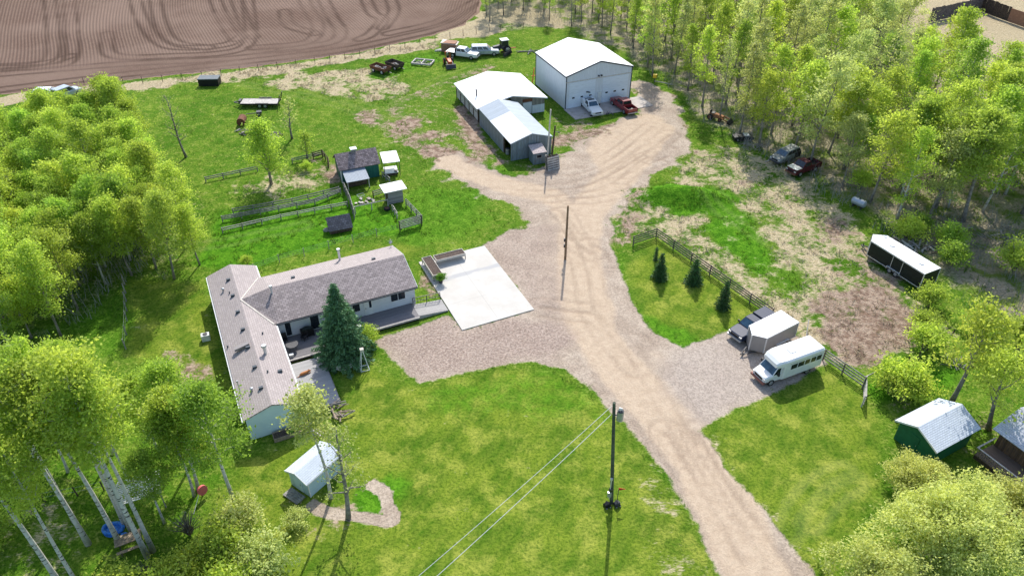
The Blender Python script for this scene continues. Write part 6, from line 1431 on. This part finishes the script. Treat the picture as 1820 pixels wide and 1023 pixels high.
def plant(variant, name, label, cat, x, y, s=1.0, rz=0.0, group=None, pn=('trunk', 'crown'), tilt=None):
    t = thing(name, label, cat, (x, y, 0), rz, group, s)
    if group and 'wood' in label + group: tilt = (RT.uniform(-.07, .07), RT.uniform(-.07, .07))
    if tilt: t.rotation_euler = (tilt[0], tilt[1], rz)
    for me, nm in zip(variant, pn):
        if me is None: continue
        o = bpy.data.objects.new(nm, me); COL.objects.link(o); o.parent = t
    return t
RT = random.Random(77)
LG, LL_, LO, LW_, LD = M['leaf_green'], M['leaf_lime'], M['leaf_olive'], M['leaf_willow'], M['leaf_deep']
BP, BG = M['bark_pale'], M['bark_grey']
# left wood: dense, fresh green
VL = [deciduous(100 + k, 13.5 + (k % 3), 4.0, 2.9 + .35 * (k % 3), 22, .19, [LG, LL_, LG, LL_, LG][k % 5], BG if k % 2 else BP, .52, 22, 7) for k in range(6)]
# right wood: thinner
VR = [deciduous(200 + k, 12.5 + (k % 4), 3.2, 2.9 + .35 * (k % 3), 17, .20, [LG, LL_, LO, LG, LL_, LO, LG][k % 7], BG if k % 3 else BP, .46, 19, 6) for k in range(7)]
VF = [deciduous(240 + k, 13 + k % 3, 3.4, 2.0, 16, .21, [LL_, LG, LO][k % 3], BG, .36, 18, 4) for k in range(3)]          # slender far poplars
VT = [deciduous(260 + k, 12.5 + k, 5.0, 2.2, (4, 2, 5, 3)[k], .20, LO, BG, .4, 18, 7) for k in range(4)]           # barely leafing
VO = [deciduous(280 + k, 13 + k, 5.2, 3.8, 30, .21, [LG, LL_][k % 2], BG, .42, 15, 8, 1.4, .24) for k in range(4)]            # big open crowns
VN = [deciduous(300 + k, 20 + k % 2, 12.2, 2.8, 22, .17, [LG, LL_][k % 2], BP, .46, 18, 7, .6, .2) for k in range(3)]        # tall birches, near
def inside(poly, x, y): return bool(sdf(poly, np.array([x]), np.array([y]))[0] > 0)
def scatter(poly_px, spacing, seed, n_max=400, avoid=()):
    P = GP(poly_px); xs_ = [p[0] for p in P]; ys_ = [p[1] for p in P]; rr = random.Random(seed); out = []
    for _ in range(40000):
        x, y = rr.uniform(min(xs_), max(xs_)), rr.uniform(min(ys_), max(ys_))
        if all((x - a) ** 2 + (y - b) ** 2 > spacing ** 2 for a, b in out) and inside(P, x, y) and all((x - a) ** 2 + (y - b) ** 2 > c * c for a, b, c in avoid): out.append((x, y))
        if len(out) >= n_max: break
    return out
WOOD_L = [(-60, 360), (0, 335), (75, 300), (130, 262), (190, 250), (232, 262), (262, 300), (268, 345), (300, 400), (345, 440), (370, 470), (318, 498), (235, 492), (190, 512), (165, 560), (75, 618), (-40, 680), (-90, 600)]
for i, (x, y) in enumerate(scatter(WOOD_L, 2.55, 5)):
    plant(VL[i % 6], 'aspen_tree', 'fresh green aspen in the crowded wood left of the house', 'tree', x, y, RT.uniform(.55, .82), RT.uniform(0, 6.28), 'aspens in the left wood')
WOOD_R = [(1150, 128), (1195, 160), (1245, 200), (1300, 238), (1350, 265), (1430, 292), (1475, 330), (1530, 352), (1600, 392), (1700, 392), (1830, 385), (1990, 420), (2080, 330), (1960, 260), (1830, 218), (1700, 168), (1610, 128), (1575, 90), (1540, 30), (1500, 0), (1440, -30), (1290, -30), (1180, 40), (1140, 80)]
for i, (x, y) in enumerate(scatter(WOOD_R, 4.15, 9, 225)):
    far = y > 140; q = RT.random()
    z_ = G(1250, 150)
    wsp = (x < 52 and y > 105)
    if wsp: v, nm, lb, gp = (VT[i % 4], 'bare_poplar', 'slender grey poplar with hardly any leaf in the right wood', 'barely leafing poplars in the right wood') if q < .3 else (VF[i % 3], 'poplar_tree', 'slender green poplar in the far part of the right wood', 'slender poplars in the right wood')
    elif q < .12: v, nm, lb, gp = VT[i % 4], 'bare_poplar', 'slender grey poplar with hardly any leaf in the right wood', 'barely leafing poplars in the right wood'
    else: v, nm, lb, gp = VR[i % 7], 'aspen_tree', 'full leafy aspen among the others in the right wood', 'aspens in the right wood'
    plant(v, nm, lb, 'tree', x, y, RT.uniform(.7, 1.15), RT.uniform(0, 6.28), gp)
TOPW = [(860, 44), (900, 30), (1000, 42), (1060, 62), (1110, 90), (1150, 90), (1180, 30), (1290, -40), (1100, -50), (900, -30), (862, 0)]
for i, (x, y) in enumerate(scatter(TOPW, 3.7, 12, 72)):
    q = RT.random(); v, nm, lb, gp = (VT[i % 4], 'bare_poplar', 'thin nearly bare poplar behind the white shop', 'nearly bare poplars behind the shop') if q < .22 else (VF[i % 3], 'poplar_tree', 'slender lime green poplar behind the white shop', 'slender poplars behind the shop')
    plant(v, nm, lb, 'tree', x, y, RT.uniform(.6, .95), RT.uniform(0, 6.28), gp)
# single trees that can be told apart
def single(v, name, label, px, py, s, rz=0.0, cat='tree', tilt=None, pn=('trunk', 'crown')):
    x, y = G(px, py); return plant(v, name, label, cat, x, y, s, rz, None, pn, tilt)
for k, (px, py, s, lb) in enumerate(((1662, 368, 1.0, 'dark leaning trunk with open crown above the fallen branches'), (1712, 392, 1.05, 'forked grey tree with the widest crown on the right wood edge'), (1602, 333, .85, 'open tree just left of the two leaning trunks on the right'),
        (1745, 300, .9, 'open-crowned tree deep in the right wood below the windbreak'), (1800, 310, 1.0, 'open-crowned tree at the right picture edge in the wood'), (1500, 300, .9, 'leafy tree right behind the two wrecked cars'))):
    single(VO[k % 4], 'open_aspen', lb, px, py, s, k * 1.3)
VB = [deciduous(400, 10.5, 3.2, 3.0, 16, .24, LL_, BG, .6, 13, 5, 2.6, .24), deciduous(401, 9.5, 3.0, 3.0, 18, .22, LL_, BG, .6, 12, 5, 1.8, .24)]
single(VB[0], 'leaning_tree', 'crooked dark tree with thin lime leaves behind the green shed', 1690, 716, .95, .6)
single(VB[1], 'leaning_tree', 'crooked tree with lime leaves between the green shed and brown cabin', 1757, 762, .9, 2.2)
single(VO[1], 'open_aspen', 'full green tree at the right edge above the cabin', 1835, 660, .55, 1.0)
# lower left birches
BIR = []
for k, (px, py, s, lb) in enumerate(((157, 966, 1.0, 'tall white birch standing alone second from the left'), (262, 988, 1.0, 'tallest white birch of the clump beside the picnic table'), (272, 978, .95, 'white birch leaning close behind the tallest of the clump'),
        (213, 965, .95, 'white birch in front of the blue paddling pool'), (234, 942, .9, 'dark-footed birch at the back of the picnic clump'), (222, 932, .85, 'thin grey birch at the back left of the picnic clump'),
        (112, 1045, 1.0, 'leaning white birch nearest the lower left corner'), (146, 1050, .8, 'short grey birch by the lower left corner'), (414, 884, -.95, 'leafy young aspen beside the pale gable wall'), (352, 868, -.85, 'slim aspen just behind the pink saucer swing'), (345, 880, -.75, 'thin forked aspen left of the pink saucer swing'),
        (132, 925, .85, 'grey birch behind the tall birch standing alone'))):
    BIR.append((k, px, py, s, lb))
VM = [deciduous(320 + k, 13.5, 5.0, 2.8, 27, .17, [LG, LL_][k % 2], BP, .44, 20, 7) for k in range(2)]
for k, px, py, s, lb in BIR: single(VN[k % 3] if s > 0 else VM[k % 2], 'birch_tree' if s > 0 else 'aspen_tree', lb, px, py, abs(s) * .98, k * 2.1)
for i, (x, y) in enumerate(scatter([(-60, 760), (30, 742), (120, 748), (190, 775), (255, 800), (320, 800), (360, 830), (330, 850), (240, 850), (170, 830), (60, 850), (-80, 870)], 3.1, 21, 17)):
    plant(VM[i % 2], 'aspen_tree', 'leafy aspen in the grove in front of the left side yard', 'tree', x, y, RT.uniform(.62, .86), RT.uniform(0, 6.28), 'aspens in the front grove')
single(VM[0], 'aspen_tree', 'short leafy aspen covering the striped slat roof', 292, 928, .6, 1.0)
# trees beside the garden shed
single(deciduous(410, 12.2, 7.6, 1.6, 26, .17, LO, BP, .34, 14, 4, .3, .14), 'slim_aspen', 'slim aspen with a small leafy top in front of the house gable', 588, 884, 1.0, .3)
single(deciduous(411, 10.6, 2.6, 2.0, 3, .15, LO, BG, .35, 18, 5, .8, .2), 'bare_tree', 'half dead grey tree on the gravel ring beside the garden shed', 619, 920, 1.0, 1.3)
single(deciduous(412, 7.6, 2.0, 1.5, 1, .12, LO, BG, .3, 16, 5, .6, .13), 'bare_tree', 'bare spiky tree alone on the pasture left of the flatbed trailer', 331, 279, 1.25, .4)
single(deciduous(413, 9.5, 1.6, 3.1, 24, .19, LG, BG, .5, 22, 6, .4, .2), 'round_tree', 'dark green round tree standing in the upper pen', 482, 326, .95, .2)
single(deciduous(414, 4.2, .6, 1.1, 9, .2, LL_, BG, .35, 10, 4), 'young_tree', 'small yellow-green sapling beside the round pen tree', 546, 280, .9, 1.1)
single(deciduous(415, 6.5, 1.4, 1.1, 3, .18, LO, BG, .35, 13, 4), 'young_tree', 'thin sparse sapling on the pasture below the flatbed trailer', 519, 246, 1.0, 2.0)
# spruces
single(conifer(1, 9.0, 3.05, 27, M['needle'], 9, .34), 'spruce_tree', 'large blue-green spruce standing between the two house decks', 613, 634, 1.0, 0)
VSS = [conifer(2, 3.3, .95, 13, M['needle_dark'], 5, .22), conifer(7, 3.0, 1.05, 11, M['needle_dark'], 5, .24), conifer(9, 3.4, .9, 12, M['needle_dark'], 5, .23)]
for k, (px, py, s, lb) in enumerate(((1172, 494, 1.0, 'small dark spruce nearest the driveway'), (1232, 503, 1.05, 'small dark spruce in the middle of the fenced lawn'), (1284, 546, 1.0, 'small dark spruce closest to the blue pickup'))):
    single(VSS[k], 'young_spruce', lb, px, py, s, k * 1.1)
single(conifer(3, 2.0, .28, 10, M['needle_dark'], 3, .16), 'young_spruce', 'thin scraggly spruce sapling beside the rail fence wing', 1165, 462, .9, 0)
# shrubs
VBU = [bush(500 + k, 2.2, 1.5, 25, .13, [LL_, LG, LO][k % 3], .26, 52, 22) for k in range(3)]
def shrub(px, py, s, label, k=0, name='shrub', group=None):
    x, y = G(px, py); return plant(VBU[k], name, label, 'shrub', x, y, s, px * .1, group, ('stem', 'foliage'))
shrub(652, 610, .85, 'rounded green shrub tucked behind the spruce by the side deck', 1)
for px, py, s, k, lb in ((1600, 695, 1.5, 0, 'wide lime bush left of the green shed'), (1580, 700, 1.1, 0, 'lime bush at the fence end beside the green shed'), (1618, 705, 1.2, 0, 'lime bush touching the green shed roof'),
    (1610, 425, 1.3, 0, 'lime shrub behind the front end of the long black trailer'), (1632, 412, 1.0, 1, 'green shrub behind the roof of the long black trailer'), (1685, 440, 1.3, 1, 'green shrub beyond the board pile'), (1690, 470, 1.2, 1, 'bright shrub at the rear corner of the long black trailer'),
    (1650, 545, 1.2, 0, 'airy lime shrub in front of the rear door of the black trailer'), (1640, 620, 1.3, 0, 'tall lime shrub beyond the dry patch'), (1640, 585, 1.0, 0, 'small lime shrub above the tall one beyond the dry patch'),
    (1530, 335, 1.2, 0, 'lime shrub above the grey fuel tank'), (1800, 480, 1.5, 0, 'round lime shrub at the right picture edge'), (1808, 620, 1.6, 0, 'big lime shrub at the right edge above the cabin roof'), (1735, 590, 1.2, 1, 'shrub at the foot of the right edge trees'),
    (545, 302, .55, 0, 'little yellow-green bush against the upper pen rail'), (440, 470, .5, 1, 'small bush at the left end of the wire fence')):
    shrub(px, py, s, lb, k)
xx, yy = G(213, 1005)
for k, (px, py, s, lb) in enumerate(((330, 1035, 1.25, 'lime bush at the bottom edge right of the picnic table'), (400, 985, 1.35, 'lime bush below the bare grey shrub'), (430, 940, 1.2, 'lime bush left of the garden shed shadow'), (470, 1010, 1.3, 'pale bush at the bottom edge below the garden shed'),
    (220, 1070, 1.3, 'lime bush at the bottom edge below the picnic table'), (395, 1075, 1.4, 'lime bush cut by the bottom picture edge'), (528, 930, .6, 'small pale bush in the garden shed shadow'), (-5, 960, 1.2, 'green bush cut by the left picture edge'), (300, 1070, 1.2, 'green bush at the bottom edge between two lime bushes'))):
    shrub(px, py, s, lb, [0, 0, 2, 2, 0, 0, 2, 1, 1][k])
single(bush(530, 2.6, 1.4, 1, .05, M['branch_grey'], .1, 10, 40), 'bare_shrub', 'bare grey branching shrub beyond the picnic table', 338, 950, 1.0, 0, 'shrub', None, ('stem', 'foliage'))
single(bush(531, 1.4, .9, 1, .05, M['branch_grey'], .1, 6, 24), 'bare_shrub', 'small bare shrub at the bottom right of the picnic table', 262, 1020, 1.0, 0, 'shrub', None, ('stem', 'foliage'))
WB = bush(540, 5.6, 5.2, 46, .15, LW_, .33, 480, 90, 4.6, .25)
x, y = G(1672, 985); plant(WB, 'willow_bush', 'huge yellow-green willow bush filling the lower right corner', 'shrub', x, y, 1.0, .3, None, ('stem', 'foliage'))
WB2 = bush(541, 3.7, 3.2, 40, .145, LW_, .31, 210, 50, 3.0, .25)
for k, (px, py, s, lb) in enumerate(((1560, 1050, 1.0, 'yellow-green willow bush left of the huge one'), (1810, 930, .95, 'yellow-green willow bush under the cabin deck'), (1620, 870, .75, 'yellow-green willow bush in front of the green shed'))):
    x, y = G(px, py); plant(WB2, 'willow_bush', lb, 'shrub', x, y, s, k * 2.0, None, ('stem', 'foliage'))
# undergrowth: one mass of twigs and low leaves under the woods
def undergrowth():
    rs = np.random.RandomState(3); Vs = []
    for poly, n in ((WOOD_R, 9000), (TOPW, 2600), ([(1240, 215), (1330, 268), (1430, 330), (1520, 380), (1600, 440), (1700, 520), (1800, 640), (1990, 640), (1990, 420), (1600, 380), (1430, 290), (1300, 235)], 5000), (WOOD_L, 2500)):
        P = GP(poly); A = np.array(P); x = rs.uniform(A[:, 0].min(), A[:, 0].max(), n * 3); y = rs.uniform(A[:, 1].min(), A[:, 1].max(), n * 3); k = (sdf(P, x, y) > -.5) & (fbm(x, y, 5, 91) > .46); x, y = x[k][:n], y[k][:n]; m_ = len(x)
        h = rs.uniform(.4, 1.9, m_); a = rs.uniform(0, 6.28, m_); w_ = .015 + .02 * rs.rand(m_); lx, ly = rs.normal(0, .35, m_), rs.normal(0, .35, m_)
        dx, dy = np.cos(a) * w_, np.sin(a) * w_
        z = np.zeros(m_)
        Vs.append(np.stack([np.stack([x - dx, y - dy, z], -1), np.stack([x + dx, y + dy, z], -1), np.stack([x + lx + dx * .3, y + ly + dy * .3, h], -1), np.stack([x + lx - dx * .3, y + ly - dy * .3, h], -1)], 1).reshape(-1, 3))
    V = np.concatenate(Vs); me = mesh_np('undergrowth', V, np.arange(len(V)).reshape(-1, 4), M['branch_grey'])
    o = bpy.data.objects.new('undergrowth', me); COL.objects.link(o); setp(o, 'thin grey-brown twigs and saplings covering the wood floor', 'undergrowth', None, 'stuff')
undergrowth()
def tufts():
    rs = np.random.RandomState(8); n = 120000; x = rs.uniform(-60, 75, n); y = rs.uniform(38, 150, n); A = attrs(x, y)
    d = np.clip(A['dry'] * 1.0 + A['lush'] * .7 + A['litter'] * .35 + .1, 0, 1) * (1 - A['mow']) * (1 - A['gravel']) * (1 - .5 * A['earth']); clump = fbm(x, y, 1.6, 71) > .52
    inb = np.zeros(n, bool)
    for (ox, oy, aa, W, L) in ((8.47, 117.05, 22.9, 12.3, 12), (-5.54, 111.5, 22.3, 12, 11.2), (-.26, 98.86, 22.2, 6.6, 13.3), (-23.4, 91.99, 22.5, 5.75, 4.3), (-5.18, 61.04, 24.9, 8.4, 13.7), (-23.06, 45.7, 25.2, 20, 23.3)):
        c, s_ = math.cos(R(aa)), math.sin(R(aa)); u = (x - ox) * c + (y - oy) * s_; v = -(x - ox) * s_ + (y - oy) * c; inb |= (u > -.3) & (u < W + .3) & (v > -.3) & (v < L + .3)
    k = (rs.rand(n) < d) & clump & ~inb & (sdf(FIELD, x, y) < 0)
    for nm, sel, mat, lb in (('dry_grass', k & (A['dry'] > .35), M['straw'], 'pale dead grass tufts over the dry meadow'), ('rough_grass', k & (A['dry'] <= .35), M['leaf_deep'], 'green grass tufts in the unmown ground')):
        xx, yy = x[sel], y[sel]; m_ = len(xx); per = 5
        xx = np.repeat(xx, per) + rs.normal(0, .08, m_ * per); yy = np.repeat(yy, per) + rs.normal(0, .08, m_ * per); m_ = len(xx)
        h = rs.uniform(.12, .34, m_); a = rs.uniform(0, 6.28, m_); w_ = .03; lx, ly = rs.normal(0, .13, m_), rs.normal(0, .13, m_); dx, dy = np.cos(a) * w_, np.sin(a) * w_
        zz = height(xx, yy, {q: np.repeat(v[sel], per) for q, v in A.items()})
        V = np.stack([np.stack([xx - dx, yy - dy, zz - .02], -1), np.stack([xx + dx, yy + dy, zz - .02], -1), np.stack([xx + lx + dx * .2, yy + ly + dy * .2, zz + h], -1), np.stack([xx + lx - dx * .2, yy + ly - dy * .2, zz + h], -1)], 1).reshape(-1, 3)
        me = mesh_np(nm, V, np.arange(len(V)).reshape(-1, 4), mat); o = bpy.data.objects.new(nm, me); COL.objects.link(o); setp(o, lb, 'grass', None, 'stuff')
tufts()
# plants in the pot by the raised bed
me = bush(560, .8, .5, 30, .09, LD, .12, 20, 8)[1]; o = bpy.data.objects.new('plant_leaves', me); COL.objects.link(o); o.parent = POT; o.location = (0, 0, .3)
